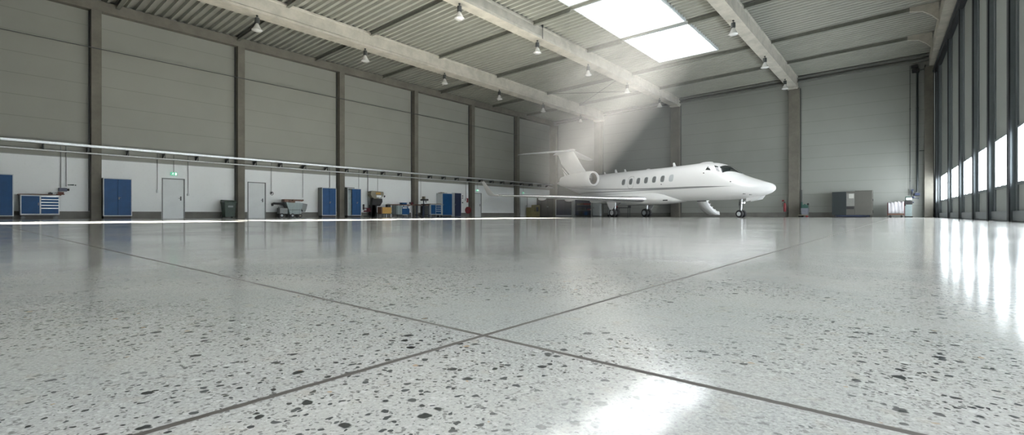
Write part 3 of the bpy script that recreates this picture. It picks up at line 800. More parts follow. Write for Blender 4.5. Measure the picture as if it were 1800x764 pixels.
m_ = MB(); m_.cyl((-.12, 0, .12), (.12, 0, .12), .07, n=16); m_.box(-.06, .06, -.06, .06, 0, .07, .01); m_.build('motor', M_maroon, t)
for s in (-1, 1):
    m_ = MB(); m_.cyl((s * .13, 0, .12), (s * .17, 0, .12), .09, n=18); m_.build('grinding_wheel', M_dgrey, t)

# drill press + dark bench right of column
t = thing('drill_press', 'dark drill press on a pillar right of the fourth concrete column', 'drill press', L_(23.86, 28.9), RZL)
m_ = MB(); m_.cyl((0, .2, .05), (0, .2, 1.45), .045, n=14); m_.build('pillar', M_navy, t)
m_ = MB(); m_.box(-.24, .24, -.1, .42, 0, .06, .01); m_.build('base', M_black, t)
m_ = MB(); m_.box(-.18, .22, -.14, .40, 1.28, 1.42, .03); m_.cyl((.0, -.06, 1.12), (0, -.06, 1.3), .035); m_.build('drill_head', M_dgrey, t)
m_ = MB(); m_.box(-.26, .26, -.16, .2, .98, 1.03, .01); m_.box(-.05, .05, 0, .2, .9, .98, .005); m_.build('work_table', M_black, t)
m_ = MB(); m_.box(-.1, .02, .0, .3, 1.42, 1.62, .02); m_.build('belt_cover', M_beige, t)
t = thing('dark_workbench', 'dark bench with black legs behind the drill press', 'workbench', L_(24.2, 29.4), RZL)
m_ = MB(); m_.box(-.75, .55, .05, .66, .93, 1.0, .006); m_.build('worktop', M_wood, t)
m_ = MB(); m_.box(.1, .52, .1, .6, .2, .9, .006); m_.build('side_cabinet', M_dgrey, t)
m_ = MB(); m_.box(-.7, .5, .1, .6, .12, .2, .006); m_.build('lower_shelf', M_black, t)
for x in (-.7, -.1, .5):
    m_ = MB(); m_.box(x - .03, x + .03, .08, .13, 0, .93); m_.build('leg', M_navy, t)

# wall pieces by the fifth column
for zc, rr in ((1.84, .05), (1.66, .045), (1.25, .055)):
    m_ = MB(); m_.cyl((0, 0, 0), (0, -.05, 0), rr, n=18); m_.cyl((0, -.05, 0), (0, -.06, 0), rr * .6, n=14)
    o = tag(m_.build('gauge', M_dgrey), 'small round dark gauge on the wall right of the near black locker, %s' % {1.84: 'topmost', 1.66: 'middle one', 1.25: 'lowest'}[zc], 'gauge', 'round gauges by the locker')
    o.location = L_(29.05, W, zc); o.rotation_euler = (0, 0, RZL)
t = thing('alarm_box', 'small red alarm box on the wall above the red hose reel', 'alarm box', L_(29.55, W, 1.5), RZL)
m_ = MB(); m_.box(-.03, .14, -.10, 0, -.05, .15, .01); m_.box(.02, .16, -.08, 0, -.22, -.05, .01); m_.build('housing', M_red, t)
m_ = MB(); m_.cyl((.05, -.12, .05), (.05, -.1, .05), .03, n=12); m_.build('button', M_black, t)
t = thing('hose_reel', 'round red fire hose reel beside the fifth concrete column', 'hose reel', L_(29.46, 29.78, .58), RZL)
m_ = MB(); m_.lathe([(.05, -.1), (.3, -.1), (.3, -.08), (.24, -.07), (.24, .02), (.3, .03), (.3, .05), (.05, .05)], axis='x', n=28); m_.build('drum', M_red, t, True)
m_ = MB(); m_.box(-.03, .03, .0, .15, -.04, .04); m_.build('wall_arm', M_dgrey, t)

# far end of the left wall
t = thing('yellow_machine', 'olive yellow machine standing near the far corner, under the wing', 'machine', L_(38.65, 29.2), RZL)
m_ = MB(); m_.box(-.83, -.2, 0, .6, .0, .92, .02); m_.box(-.25, .72, .0, .6, .0, .5, .02); m_.build('base_body', M_olive, t)
m_ = MB(); m_.box(-.1, .1, .0, .5, .5, 1.05, .02); m_.box(.55, .75, .0, .5, .5, 1.0, .02); m_.box(-.12, .75, 0, .5, .98, 1.2, .05); m_.build('portal_frame', M_olive, t)
m_ = MB(); m_.box(.1, .55, .1, .45, .5, .98); m_.build('dark_opening', M_navy, t)
t = thing('grey_wardrobe', 'large grey cabinet in the far left corner under the wing', 'cabinet', L_(41.0, 29.4), RZL)
m_ = MB(); m_.box(-1.1, 1.1, 0, .6, .06, 1.95, .01); m_.build('body', M_taupe, t)
for q in range(2):
    m_ = MB(); m_.box(-1.08 + q * 1.09, -.01 + q * 1.09, -.02, 0, .1, 1.92, .005); dr = m_.build('door', M_taupe, t)
    m_ = MB(); m_.box(-.1 + q * .16, -.06 + q * .16, -.04, -.02, .95, 1.1, .003); m_.build('handle', M_galv, dr)
m_ = MB(); m_.box(-1.05, 1.05, .04, .55, 0, .06); m_.build('plinth', M_black, t)

# ------------------------------------------------------------------ things along the back wall
t = thing('navy_cupboard', 'wide dark navy double cupboard on the back wall, left of the tool board', 'cupboard', (-28.15, 42.3, 0))
m_ = MB(); m_.box(-1.12, 1.12, 0, .45, 0, 1.85, .01); m_.build('body', M_lgrey, t)
for q in range(2):
    m_ = MB(); m_.box(-.98 + q * .98, -.01 + q * .98, -.02, 0, .14, 1.8, .005); dr = m_.build('door', M_navy, t)
m_ = MB(); m_.cyl((.86, -.05, .78), (.86, -.02, .78), .05, n=12); m_.build('handle', M_mgrey, dr)
t = thing('tool_rack', 'dark tool rack with blue boards and red trays behind the wing', 'rack', (-25.9, 42.2, 0))
m_ = MB(); m_.box(-1.1, 1.2, .3, .5, .12, 1.85, .008); m_.build('back_board', M_navy, t)
m_ = MB(); m_.box(-1.12, -.95, .0, .5, 0, 1.85, .006); m_.box(1.13, 1.25, 0, .5, 0, 1.85, .006); m_.build('side_post', M_lgrey, t)
m_ = MB(); m_.box(-.6, 1.1, .05, .3, 1.15, 1.2); m_.box(-.6, 1.1, .05, .3, .62, .67); m_.box(-.9, 1.1, .05, .3, .1, .14); m_.build('shelf', M_mgrey, t)
for x, z, mm, s, wd in ((-.4, 1.2, M_beige, .14, 'beige tray at the left end of the upper shelf'), (-.03, 1.2, M_wood, .18, 'brown tray second from left on the upper shelf'), (.4, 1.2, M_red, .16, 'left one of two red trays on the upper shelf'), (.8, 1.2, M_red, .14, 'right one of two red trays on the upper shelf'), (-.3, .67, M_dgrey, .28, 'taller dark tray on the middle shelf'), (.2, .67, M_dgrey, .24, 'lower dark tray on the middle shelf'), (.8, .67, M_red, .12, 'red tray on the middle shelf'), (-.2, .14, M_slate, .36, 'slate grey tray on the bottom shelf'), (.5, .14, M_blue, .36, 'blue tray on the bottom shelf')):
    m_ = MB(); m_.box(x - .18, x + .18, .06, .28, z, z + s, .01)
    o = tag(m_.build('storage_tray', mm), wd + ' of the tool rack', 'tray', 'trays on the tool rack'); o.location = (-25.9, 42.2, 0)
t = thing('grey_locker', 'light grey locker on the back wall beside the engine column', 'locker', (-24.0, 41.9, 0))
m_ = MB(); m_.box(-.36, .40, 0, .42, .05, 1.7, .01); m_.build('body', M_lgrey, t)
m_ = MB(); m_.box(-.33, .37, -.02, 0, .1, 1.65, .005); dr = m_.build('door', M_lgrey, t)
m_ = MB(); m_.box(-.28, -.25, -.04, -.02, .8, .95); m_.build('handle', M_dgrey, dr)
m_ = MB(); m_.box(-.33, .37, .03, .40, 0, .05); m_.build('plinth', M_black, t)
# red hose cart + tow bar
t = thing('red_hose_cart', 'red framed cart with a curved hose behind the landing gear', 'cart', (-21.6, 40.9, 0))
m_ = MB(); m_.tube([Vector((.1 + .4 * math.cos(a * .3 - 1.4), 0, .66 + .62 * math.sin(a * .3 - 1.4))) for a in range(9)], .08, 10); m_.build('curved_guard', M_red, t, True)
m_ = MB(); m_.box(-.5, .3, -.1, .5, .16, .22, .01); m_.box(-.48, -.42, -.05, .4, .2, 1.0); m_.box(.0, .22, 0, .4, .22, .95, .02); m_.build('frame', M_mgrey, t)
for x in (-.4, .2):
    m_ = MB(); m_.cyl((x, -.12, .1), (x, -.04, .1), .1, n=16); m_.cyl((x, .42, .1), (x, .5, .1), .1, n=16); m_.build('wheel', M_black, t)
t = thing('trestle_table', 'black trestle table behind the landing gear of the jet', 'table', (-20.4, 41.0, 0))
m_ = MB(); m_.box(-.75, .55, -.25, .25, .80, .87, .01); m_.build('tabletop', M_black, t)
m_ = MB(); m_.box(.42, .56, -.2, .2, .87, 1.1, .02); m_.build('end_clamp', M_black, t)
for x in (-.65, .45):
    m_ = MB(); m_.box(x - .025, x + .025, -.22, -.17, 0, .8); m_.box(x - .025, x + .025, .17, .22, 0, .8); m_.build('leg', M_dgrey, t)

# extinguisher left of the third column
t = thing('fire_extinguisher', 'red fire extinguisher mounted left of the column by the jet nose', 'fire extinguisher', (-7.25, 42.25, .42))
m_ = MB(); m_.lathe([(.001, 0), (.085, 0), (.095, .03), (.095, .58), (.07, .66), (.03, .69), (.001, .70)], n=20); m_.build('cylinder', M_red, t, True)
m_ = MB(); m_.box(-.03, .03, -.03, .03, .69, .76); m_.tube([Vector((0, 0, .76)), Vector((-.14, -.02, .84)), Vector((-.2, -.02, .80))], .014); m_.build('valve', M_black, t)
m_ = MB(); m_.tube([Vector((-.02, 0, .74)), Vector((-.16, -.04, .66)), Vector((-.17, -.04, .4))], .015); m_.build('hose', M_black, t)
m_ = MB(); m_.box(-.2, -.05, .0, .03, .80, .93, .004); m_.build('bracket', M_red, t)
# broom-like green pole and scrubber
t = thing('green_pole', 'tall dark green pole standing right of the column by the nose', 'pole', (-6.1, 42.3, 0))
m_ = MB(); m_.cyl((0, 0, .5), (0, 0, 2.1), .035, n=10); m_.build('upper_rod', M_dgrey, t)
m_ = MB(); m_.cyl((0, 0, .1), (0, 0, 1.15), .065, n=12); m_.build('sleeve', M_teal, t)
m_ = MB(); m_.box(-.12, .12, -.1, .1, 0, .12, .01); m_.build('foot', M_black, t)
t = thing('scrubber_cart', 'small cleaning cart with green top and grey tub beside the green pole', 'cart', (-5.83, 41.8, 0))
m_ = MB(); m_.loft([[(-.20, -.2, .2), (.2, -.2, .2), (.2, .25, .2), (-.2, .25, .2)], [(-.23, -.24, .68), (.25, -.24, .68), (.25, .28, .68), (-.23, .28, .68)]]); m_.build('tub', mat('lavender_grey_plastic', (.16, .17, .20), .5), t)
m_ = MB(); m_.prism([(-.20, .68), (.22, .68), (.24, .92), (.1, .93), (.02, 1.0), (-.06, .95), (-.2, .88)], 'y', -.18, .2); m_.build('pump_top', M_teal, t)
m_ = MB(); m_.sph((.2, 0, .99), .07); m_.build('cap', M_black, t)
m_ = MB(); m_.box(-.42, .22, -.25, .3, .12, .18, .01); m_.build('chassis', M_beige, t)
for x in (-.34, .14):
    m_ = MB(); m_.cyl((x, -.22, .06), (x, -.16, .06), .06, n=14); m_.cyl((x, .2, .06), (x, .26, .06), .06, n=14); m_.build('wheel', M_red if x > 0 else M_black, t)

# big machine cabinet
t = thing('compressor_cabinet', 'large grey machine cabinet on skids against the back wall', 'machine', (-2.9, 41.5, 0))
m_ = MB(); m_.box(-1.18, -.32, 0, .9, .16, 1.84, .012); m_.build('dark_left_half', M_slate, t)['label'] = 'dark slate left half'
m_ = MB(); m_.box(-.32, .17, .02, .9, .16, 1.86, .006); md = m_.build('control_panel', M_taupe, t)
m_ = MB(); m_.box(-.31, .16, 0, .02, .80, 1.72, .004); m_.build('light_cover', mat('pale_beige_panel', (.17, .17, .155), .5), md)
m_ = MB(); m_.box(-.17, .12, -.006, .0, 1.36, 1.68, .002); m_.build('paper_notice', M_paper, md)
m_ = MB(); m_.box(-.32, .12, 0, .03, .58, .78, .004); m_.build('dark_slot', M_black, md)
m_ = MB(); m_.box(.17, 1.18, -.0, .9, .16, 1.90, .012); m_.build('taupe_right_half', M_taupe, t)['label'] = 'taupe right half'
m_ = MB(); m_.box(-.95, 1.05, .05, .85, .04, .16); m_.build('skid', M_navy, t)
for x in (-1.0, -.85, .8, 1.02):
    m_ = MB(); m_.box(x - .04, x + .04, .05, .13, 0, .16); m_.build('foot', M_dgrey, t)
m_ = MB(); m_.box(1.18, 1.21, .1, .5, 1.15, 1.3); m_.box(1.18, 1.21, .1, .5, .3, .5); m_.build('hinge', M_black, t)

# draped cart
t = thing('draped_cart', 'low cart draped with a white cloth near the right end of the back wall', 'cart', (-.45, 41.3, 0))
m_ = MB(); m_.box(-.44, .44, 0, .6, .17, .26, .01); m_.build('deck', M_wood, t)
for x in (-.44, .44):
    m_ = MB(); m_.box(x - .015, x + .015, 0, .03, .1, 1.02); m_.box(x - .015, x + .015, .57, .6, .1, 1.02); m_.box(x - .015, x + .015, 0, .6, .99, 1.02); m_.build('end_rail', M_maroon, t)
for x in (-.3, .3):
    m_ = MB(); caster(m_, x, .06, .07); caster(m_, x, .5, .07); m_.build('caster', M_black, t)
m_ = MB(); N = 14; rows_ = []
prof = [(-.01, .27), (-.03, .5), (-.02, .8), (.0, 1.0), (.2, 1.04), (.4, 1.05), (.6, 1.03), (.63, .7), (.62, .3)]
for j, (yy, zz) in enumerate(prof):
    r0 = []
    for i in range(N + 1):
        x = -.40 + .82 * i / N
        fold = .025 * math.sin(i * 1.9 + j * .8) + .02 * math.sin(i * .7 - j)
        r0.append((x, yy - (.03 + fold if j < 4 else 0), zz + (fold if 3 <= j <= 6 else 0) + (.05 * i / N if 2 < j < 7 else 0)))
    rows_.append(r0)
m_.ribbon(rows_); o = tag(m_.build('cloth_cover', M_cloth, None, True, .01), 'white cloth draped over the low cart', 'cloth'); o.location = (-.45, 41.3, 0)
# green and white pedestal machine
t = thing('pedestal_drill', 'small green and black pedestal machine beside the draped cart', 'machine', (.22, 41.8, 0))
m_ = MB(); m_.box(-.17, .17, -.1, .25, .08, .86, .01); m_.build('pedestal', M_pgreen, t)
m_ = MB(); m_.box(-.22, .22, -.16, .3, 0, .08, .01); m_.build('base', M_black, t)
m_ = MB(); m_.box(-.20, .20, -.16, .25, .88, 1.12, .02); m_.box(-.22, -.14, -.18, .1, .78, 1.14, .02); m_.build('machine_body', M_black, t)
m_ = MB(); m_.box(-.18, .14, -.12, .25, 1.14, 1.42, .04); m_.build('motor_cover', M_teal, t)
m_ = MB(); m_.box(-.14, .18, -.14, -.1, 1.18, 1.34, .01); m_.build('white_front', M_white, t)
m_ = MB(); m_.sph((.24, -.05, 1.36), .09); m_.tube([Vector((.2, -.05, 1.32)), Vector((.5, -.05, 1.28))], .02); m_.sph((.5, -.05, 1.28), .035); m_.sph((.24, -.05, 1.02), .05); m_.build('crank', M_navy, t)
# pipes in the right corner
def vpipe(x, r, z0, z1, lab, m, y=42.62):
    t = thing('riser_pipe', lab, 'pipe', (x, y, 0), 0, 'riser pipes in the right corner')
    a = MB(); a.cyl((0, 0, z0), (0, 0, z1), r, n=12); a.build('pipe_run', m, t, True)
    a = MB()
    for z in (2.5, 5, 7.5): a.box(-r - .02, r + .02, -.02, .2, z, z + .04)
    a.build('pipe_clip', M_dgrey, t)
    return t
vpipe(.3, .02, 1.6, 10.5, 'thin riser conduit left of the thick riser at the right corner', M_dgrey)
tp = vpipe(.68, .06, 1.75, 10.4, 'thick grey green riser pipe at the right end of the back wall', M_slate)
m_ = MB(); m_.box(-.14, .14, -.14, .1, 1.5, 1.68, .02); m_.build('valve', M_navy, tp)
t = thing('wall_spindle', 'dark blue fittings on the wall above the green pedestal machine', 'fitting', (.42, LEN - .1, 1.88))
m_ = MB(); m_.cyl((0, -.1, 0), (0, .1, 0), .07, n=14); m_.box(-.03, .03, -.05, .1, -.25, 0); m_.build('valve_wheel', M_navy, t)
m_ = MB(); m_.box(-.05, .05, 0, .1, -.4, .05); m_.build('back_plate', M_mgrey, t)
t = thing('junction_boxes', 'cluster of dark boxes at the top of the right corner', 'junction box', (.6, LEN - .2, 10.0))
m_ = MB(); m_.box(-.2, .2, -.1, .2, 0, .22, .02); m_.box(-.25, .1, -.1, .2, .32, .5, .02); m_.build('box_pair', M_black, t)
m_ = MB(); m_.tube([Vector((.2, 0, .1)), Vector((.45, 0, .12)), Vector((.5, 0, .4))], .03); m_.build('cable_bend', M_dgrey, t)
m_ = MB(); m_.box(-.16, .16, -.03, .03, 0, .05); m_.cyl((.14, -.05, .02), (.14, .2, .02), .02)
o = tag(m_.build('wall_lever', M_dgrey), 'short dark lever high on the right end of the back wall', 'lever'); o.location = (.95, LEN - .1, 4.55)

# ------------------------------------------------------------------ the jet
# local frame: x aft (nose at -10), y starboard, z up
NOSE = (-5.70, 30.46); AFT = R(162.13)
jc = (NOSE[0] + 10 * math.cos(AFT), NOSE[1] + 10 * math.sin(AFT), 0)
jet = thing('business_jet', 'white twin engine business jet parked in front of the back wall', 'aeroplane', jc, AFT)
#        X     top   bot   halfw
ST = [(0.00, 1.80, 1.72, .04), (.05, 1.90, 1.61, .15), (.18, 1.99, 1.50, .25), (.45, 2.09, 1.38, .40), (.8, 2.21, 1.29, .55), (1.2, 2.35, 1.22, .69),
      (1.6, 2.50, 1.17, .81), (2.05, 2.70, 1.14, .91), (2.45, 2.98, 1.13, .98), (2.85, 3.23, 1.12, 1.04), (3.3, 3.42, 1.12, 1.09), (3.9, 3.55, 1.12, 1.13), (4.6, 3.60, 1.12, 1.16),
      (6.0, 3.57, 1.12, 1.17), (8.0, 3.55, 1.12, 1.17), (10., 3.55, 1.12, 1.17), (12., 3.55, 1.13, 1.17), (13.5, 3.54, 1.20, 1.14), (15., 3.50, 1.42, 1.03), (16.5, 3.46, 1.80, .84),
      (18., 3.42, 2.28, .58), (19.3, 3.36, 2.70, .34), (20.2, 3.26, 2.95, .16), (20.45, 3.18, 3.05, .06)]
def st(X):
    X = max(0, min(20.45, X))
    for i in range(len(ST) - 1):
        if ST[i][0] <= X <= ST[i + 1][0]: break
    p0 = ST[max(0, i - 1)]; p1 = ST[i]; p2 = ST[i + 1]; p3 = ST[min(len(ST) - 1, i + 2)]
    h = p2[0] - p1[0]; s = (X - p1[0]) / h
    out = []
    for k in (1, 2, 3):
        m1 = (p2[k] - p0[k]) / (p2[0] - p0[0]) if p2[0] != p0[0] else 0
        m2 = (p3[k] - p1[k]) / (p3[0] - p1[0]) if p3[0] != p1[0] else 0
        out.append((2 * s ** 3 - 3 * s * s + 1) * p1[k] + (s ** 3 - 2 * s * s + s) * h * m1 + (-2 * s ** 3 + 3 * s * s) * p2[k] + (s ** 3 - s * s) * h * m2)
    return out
def fus(X, th, off=0.0):
    """surface point; th in degrees, 0 starboard, 90 top"""
    t_, b_, w_ = st(X); zm = b_ + (t_ - b_) * (.48 if X > 3.9 else .42 + .06 * X / 3.9)
    a = R(th); c, s = math.cos(a), math.sin(a)
    hh = (t_ - zm) if s > 0 else (zm - b_)
    y = (w_ + off) * math.copysign(abs(c) ** .94, c); z = zm + (hh + off) * math.copysign(abs(s) ** .94, s)
    return Vector((X - 10, y, z))
def th_of_z(X, z):
    t_, b_, w_ = st(X); zm = b_ + (t_ - b_) * (.48 if X > 3.9 else .42 + .06 * X / 3.9)
    hh = (t_ - zm) if z > zm else (zm - b_)
    s = max(-1, min(1, (z - zm) / hh)); return math.degrees(math.asin(math.copysign(abs(s) ** (1 / .94), s)))

def fus_mat():
    m, nt, p = base_mat('jet_white_livery')
    tc = nd(nt, 'ShaderNodeTexCoord'); L = nt.links.new
    s = nd(nt, 'ShaderNodeSeparateXYZ'); L(tc.outputs['Object'], s.inputs[0]); x, z = s.outputs[0], s.outputs[2]
    def stripe(pts, base, col):
        # pts: (x, centre z, half width)
        cz = nd(nt, 'ShaderNodeFloatCurve'); cw = nd(nt, 'ShaderNodeFloatCurve')
        u = mth(nt, 'MULTIPLY_ADD', x, 1 / 20.5, 10 / 20.5)
        for node, k, sc_ in ((cz, 1, 1 / 4.0), (cw, 2, 2.0)):
            c = node.mapping.curves[0]
            c.points[0].location = (pts[0][0] / 20.5, pts[0][k] * sc_); c.points[1].location = (pts[-1][0] / 20.5, pts[-1][k] * sc_)
            for q in pts[1:-1]: c.points.new(q[0] / 20.5, q[k] * sc_)
            node.mapping.update(); L(u, node.inputs['Value'])
        d = mth(nt, 'ABSOLUTE', mth(nt, 'SUBTRACT', z, mth(nt, 'MULTIPLY', cz.outputs[0], 4.0)))
        ww = mth(nt, 'MULTIPLY', cw.outputs[0], .5)
        msk = mth(nt, 'MULTIPLY', mth(nt, 'SUBTRACT', ww, d), 120.0, clamp=True)
        return mix(nt, msk, base, col)
    base = mix(nt, noise(nt, tc.outputs['Object'], 1.2, 2), (.83, .835, .84), (.86, .865, .87))
    base = stripe([(1.6, 1.90, 0), (2.4, 1.92, .012), (4.0, 1.95, .050), (7.0, 1.99, .062), (9.5, 2.06, .045), (12., 2.16, .036), (15.5, 2.36, .022), (20.4, 2.9, .02)], base, (.25, .26, .27))
    base = stripe([(4.5, 1.90, 0), (6.0, 1.91, .008), (9.0, 1.945, .022), (12., 1.98, .024), (15.5, 2.02, .020), (18., 2.0, 0), (20.4, 2.0, 0)], base, (.06, .065, .075))
    L(base, p.inputs['Base Color']); p.inputs['Roughness'].default_value = .28; p.inputs['Coat Weight'].default_value = .5; p.inputs['Coat Roughness'].default_value = .06
    return m
def fin_mat():
    m, nt, p = base_mat('jet_fin_livery')
    tc = nd(nt, 'ShaderNodeTexCoord'); L = nt.links.new
    s = nd(nt, 'ShaderNodeSeparateXYZ'); L(tc.outputs['Object'], s.inputs[0]); x, z = s.outputs[0], s.outputs[2]
    d = mth(nt, 'SUBTRACT', mth(nt, 'MULTIPLY', mth(nt, 'SUBTRACT', x, 8.35), .62), mth(nt, 'MULTIPLY', mth(nt, 'SUBTRACT', z, 3.70), .78))
    b1 = mth(nt, 'MULTIPLY', mth(nt, 'GREATER_THAN', d, 0), mth(nt, 'LESS_THAN', d, .17)); b2 = mth(nt, 'MULTIPLY', mth(nt, 'GREATER_THAN', d, .27), mth(nt, 'LESS_THAN', d, .36))
    base = mix(nt, mth(nt, 'ADD', b1, b2), (.83, .835, .84), (.08, .085, .09))
    L(base, p.inputs['Base Color']); p.inputs['Roughness'].default_value = .3; p.inputs['Coat Weight'].default_value = .4
    return m
M_fus = fus_mat(); M_fin = fin_mat()
M_jw = mat('jet_white_paint', (.83, .835, .84), .3, 0, .01, 2, coat=.5)

m_ = MB(); NS = 56; xs = [0, .02, .05, .1, .18, .3] + [.45 + .175 * i for i in range(20)] + [4.1 + .5 * i for i in range(32)] + [20.2, 20.45]
m_.loft([[fus(X, 360 * i / NS) for i in range(NS)] for X in xs]); fu = m_.build('fuselage', M_fus, jet, True)
def patch(corners, name, m, off=.012, n=8, parent=fu, rim=None):
    """bilinear patch between four (X, theta) corners"""
    a = MB(); rows_ = []
    for j in range(n + 1):
        v = j / n; r0 = []
        for i in range(n + 1):
            u = i / n
            X = (1 - v) * ((1 - u) * corners[0][0] + u * corners[1][0]) + v * ((1 - u) * corners[3][0] + u * corners[2][0])
            T = (1 - v) * ((1 - u) * corners[0][1] + u * corners[1][1]) + v * ((1 - u) * corners[3][1] + u * corners[2][1])
            r0.append(fus(X, T, off))
        rows_.append(r0)
    a.ribbon(rows_); return a.build(name, m, parent, True)
for sgn in (1, -1):
    f = (lambda T: T) if sgn == 1 else (lambda T: 180 - T)
    patch([(2.02, f(88.5)), (2.90, f(88.5)), (3.12, f(57)), (2.80, f(36))], 'windshield', M_glass)
    patch([(2.97, f(37)), (3.16, f(37)), (3.50, f(57)), (3.24, f(57))], 'cockpit_side_window', M_glass)
    patch([(3.55, f(35)), (3.90, f(34)), (3.86, f(49)), (3.80, f(49))], 'cockpit_rear_window', M_glass)
    patch([(2.93, f(36)), (2.965, f(36)), (3.19, f(58)), (3.13, f(58))], 'window_post', M_jw, .014)
def blob(X, z, hx, hz, name, m, off, parent, rings=5, n=28, p=3.2, side=1, ring=None):
    a = MB(); out = []
    ks = [q / rings for q in range(rings + 1)] if ring is None else [ring, 1.0]
    for k in ks:
        r0 = []
        for i in range(n):
            t_ = 2 * math.pi * i / n; c, s = math.cos(t_), math.sin(t_)
            d = (abs(c) ** p + abs(s) ** p) ** (-1 / p)
            xx = X + hx * d * c * max(k, .02); zz = z + hz * d * s * max(k, .02)
            T = th_of_z(xx, zz); q = fus(xx, T if side == 1 else 180 - T, off); r0.append(q)
        out.append(r0)
    a.loft(out, cap=False); return a.build(name, m, parent, True)
for i in range(7):
    X = 6.42 + .735 * i
    for side in (1, -1):
        fr_ = blob(X, 2.67 - .004 * i, .185, .245, 'window_surround', M_lgrey, .006, fu, side=side)
        blob(X, 2.67 - .004 * i, .155, .21, 'cabin_window', M_cglass if i else M_lgrey, .010, fu, side=side)
blob(6.42 + .735 * 5, 2.58, .30, .46, 'exit_outline', M_mgrey, .009, fu, side=1, ring=.955)
# radome seam, lights, probes
for X, T in ((3.95, 24), (2.2, 18), (7.2, 0)):
    q = fus(X, T, .0); a = MB(); a.cyl(q, q + Vector((0, .06, 0)), .03, n=10); a.build('sensor_port', M_dgrey, fu)
for X, T in ((1.2, -40), (1.5, -30)):
    q = fus(X, T, 0); a = MB(); a.tube([q, q + Vector((0, .1, -.03)), q + Vector((-.18, .12, -.03))], .012); a.build('pitot_tube', M_dgrey, fu)
for X, h, c in ((6.9, .30, .25), (11.6, .24, .22), (12.6, .30, .25), (13.9, .2, .2)):
    a = MB(); zt = st(X)[0] - .02
    a.prism([(X - 10, zt), (X - 10 + c, zt), (X - 10 + c + .02, zt + h), (X - 10 + .14, zt + h)], 'y', -.02, .02); a.build('blade_antenna', M_jw, fu)
a = MB(); a.sph((9.4 - 10, 0, 3.55), .12, sc=(1.6, 1, .5)); a.build('beacon_fairing', M_jw, fu, True)
a = MB(); a.sph((4.5 - 10, 0, 3.57), .2, sc=(2.6, 1, .45)); a.build('cockpit_roof_fairing', M_jw, fu, True)

# wing-body fairing
a = MB(); rings_ = []
for X, hw, zt, zb in ((5.9, .12, 1.35, 1.16), (6.4, .62, 1.55, 1.06), (7.2, 1.05, 1.75, .98), (8.0, 1.26, 1.86, .93), (9.0, 1.33, 1.88, .90), (11., 1.34, 1.86, .90), (12.5, 1.30, 1.85, .93), (13.6, 1.12, 1.8, 1.02), (14.5, .75, 1.7, 1.16), (15.2, .25, 1.6, 1.34)):
    zm = (zt + zb) / 2; r0 = []
    for i in range(32):
        t_ = 2 * math.pi * i / 32; c, s = math.cos(t_), math.sin(t_); r0.append((X - 10, hw * math.copysign(abs(c) ** .75, c), zm + (zt - zb) / 2 * math.copysign(abs(s) ** .75, s)))
    rings_.append(r0)
a.loft(rings_); fa = a.build('wing_fairing', M_jw, jet, True)
a = MB(); a.box(7.0 - 10 - .2, 7.0 - 10 + .2, 1.02, 1.06, 1.14, 1.22, .015); a.build('intake_scoop', M_dgrey, fa)

# wings
def foil(n=14, t=.12, lo=0, hi=1.0):
    xs_ = [lo + (hi - lo) * (1 - math.cos(math.pi * i / n)) / 2 for i in range(n + 1)]
    yt = lambda x: 5 * t * (.2969 * math.sqrt(max(x, 0)) - .126 * x - .3516 * x * x + .2843 * x ** 3 - .1015 * x ** 4)
    up = [(x, yt(x)) for x in xs_]; dn = [(x, -yt(x) * .85) for x in xs_]
    return up[::-1] + dn[1:]
WSEC = [(1.15, 8.35, 4.7, 1.28, .125), (3.6, 10.15, 3.35, 1.37, .115), (6.5, 12.15, 2.35, 1.49, .105), (9.95, 14.55, 1.15, 1.59, .10)]
def wing_ring(y, X, c, z, t, side, hi=1.0, off=0.0, n=14):
    pts = []
    for u, v in foil(n, t, 0, hi):
        pts.append((X - 10 + u * c - (off if u < .02 else 0), side * y, z + v * c + (off if v > 0 else (-off if v < 0 else 0))))
    return pts
for side in (1, -1):
    a = MB(); rr_ = []
    for (y, X, c, z, t) in WSEC: rr_.append(wing_ring(y, X, c, z, t, side))
    # blended winglet: curls out and up
    for dy, dz, dx, c in ((.13, .015, .08, 1.08), (.26, .08, .16, 1.0), (.38, .22, .26, .88), (.56, .56, .44, .68), (.82, 1.02, .70, .42)):
        ang = math.atan2(dz, dy) * 1.0
        pts = []
        tl = min(1.1, .25 + dz * 1.2)
        for u, v in foil(14, .08):
            pts.append((14.55 + dx - 10 + u * c, side * (9.95 + dy - v * c * math.sin(tl)), 1.59 + dz + v * c * math.cos(tl)))
        rr_.append(pts)
    a.loft(rr_); wg = a.build('wing', M_jw, jet, True)
    a = MB(); a.loft([wing_ring(y, X, c, z, t, side, .085 if c > 2 else .11, .006, 8) for (y, X, c, z, t) in [(1.34, 8.49, 4.6, 1.287, .125)] + WSEC[1:]], close=False, cap=False)
    a.build('leading_edge', M_chrome, wg, True)
    for y, X, z, c in ((2.6, 12.0, 1.22, 1.5), (4.6, 12.7, 1.30, 1.3), (6.6, 13.5, 1.38, 1.1)):
        a = MB(); a.sph((X - 10 + .3, side * y, z), .13, 14, (c * 3.6, .8, 1)); a.build('flap_fairing', M_jw, wg, True)
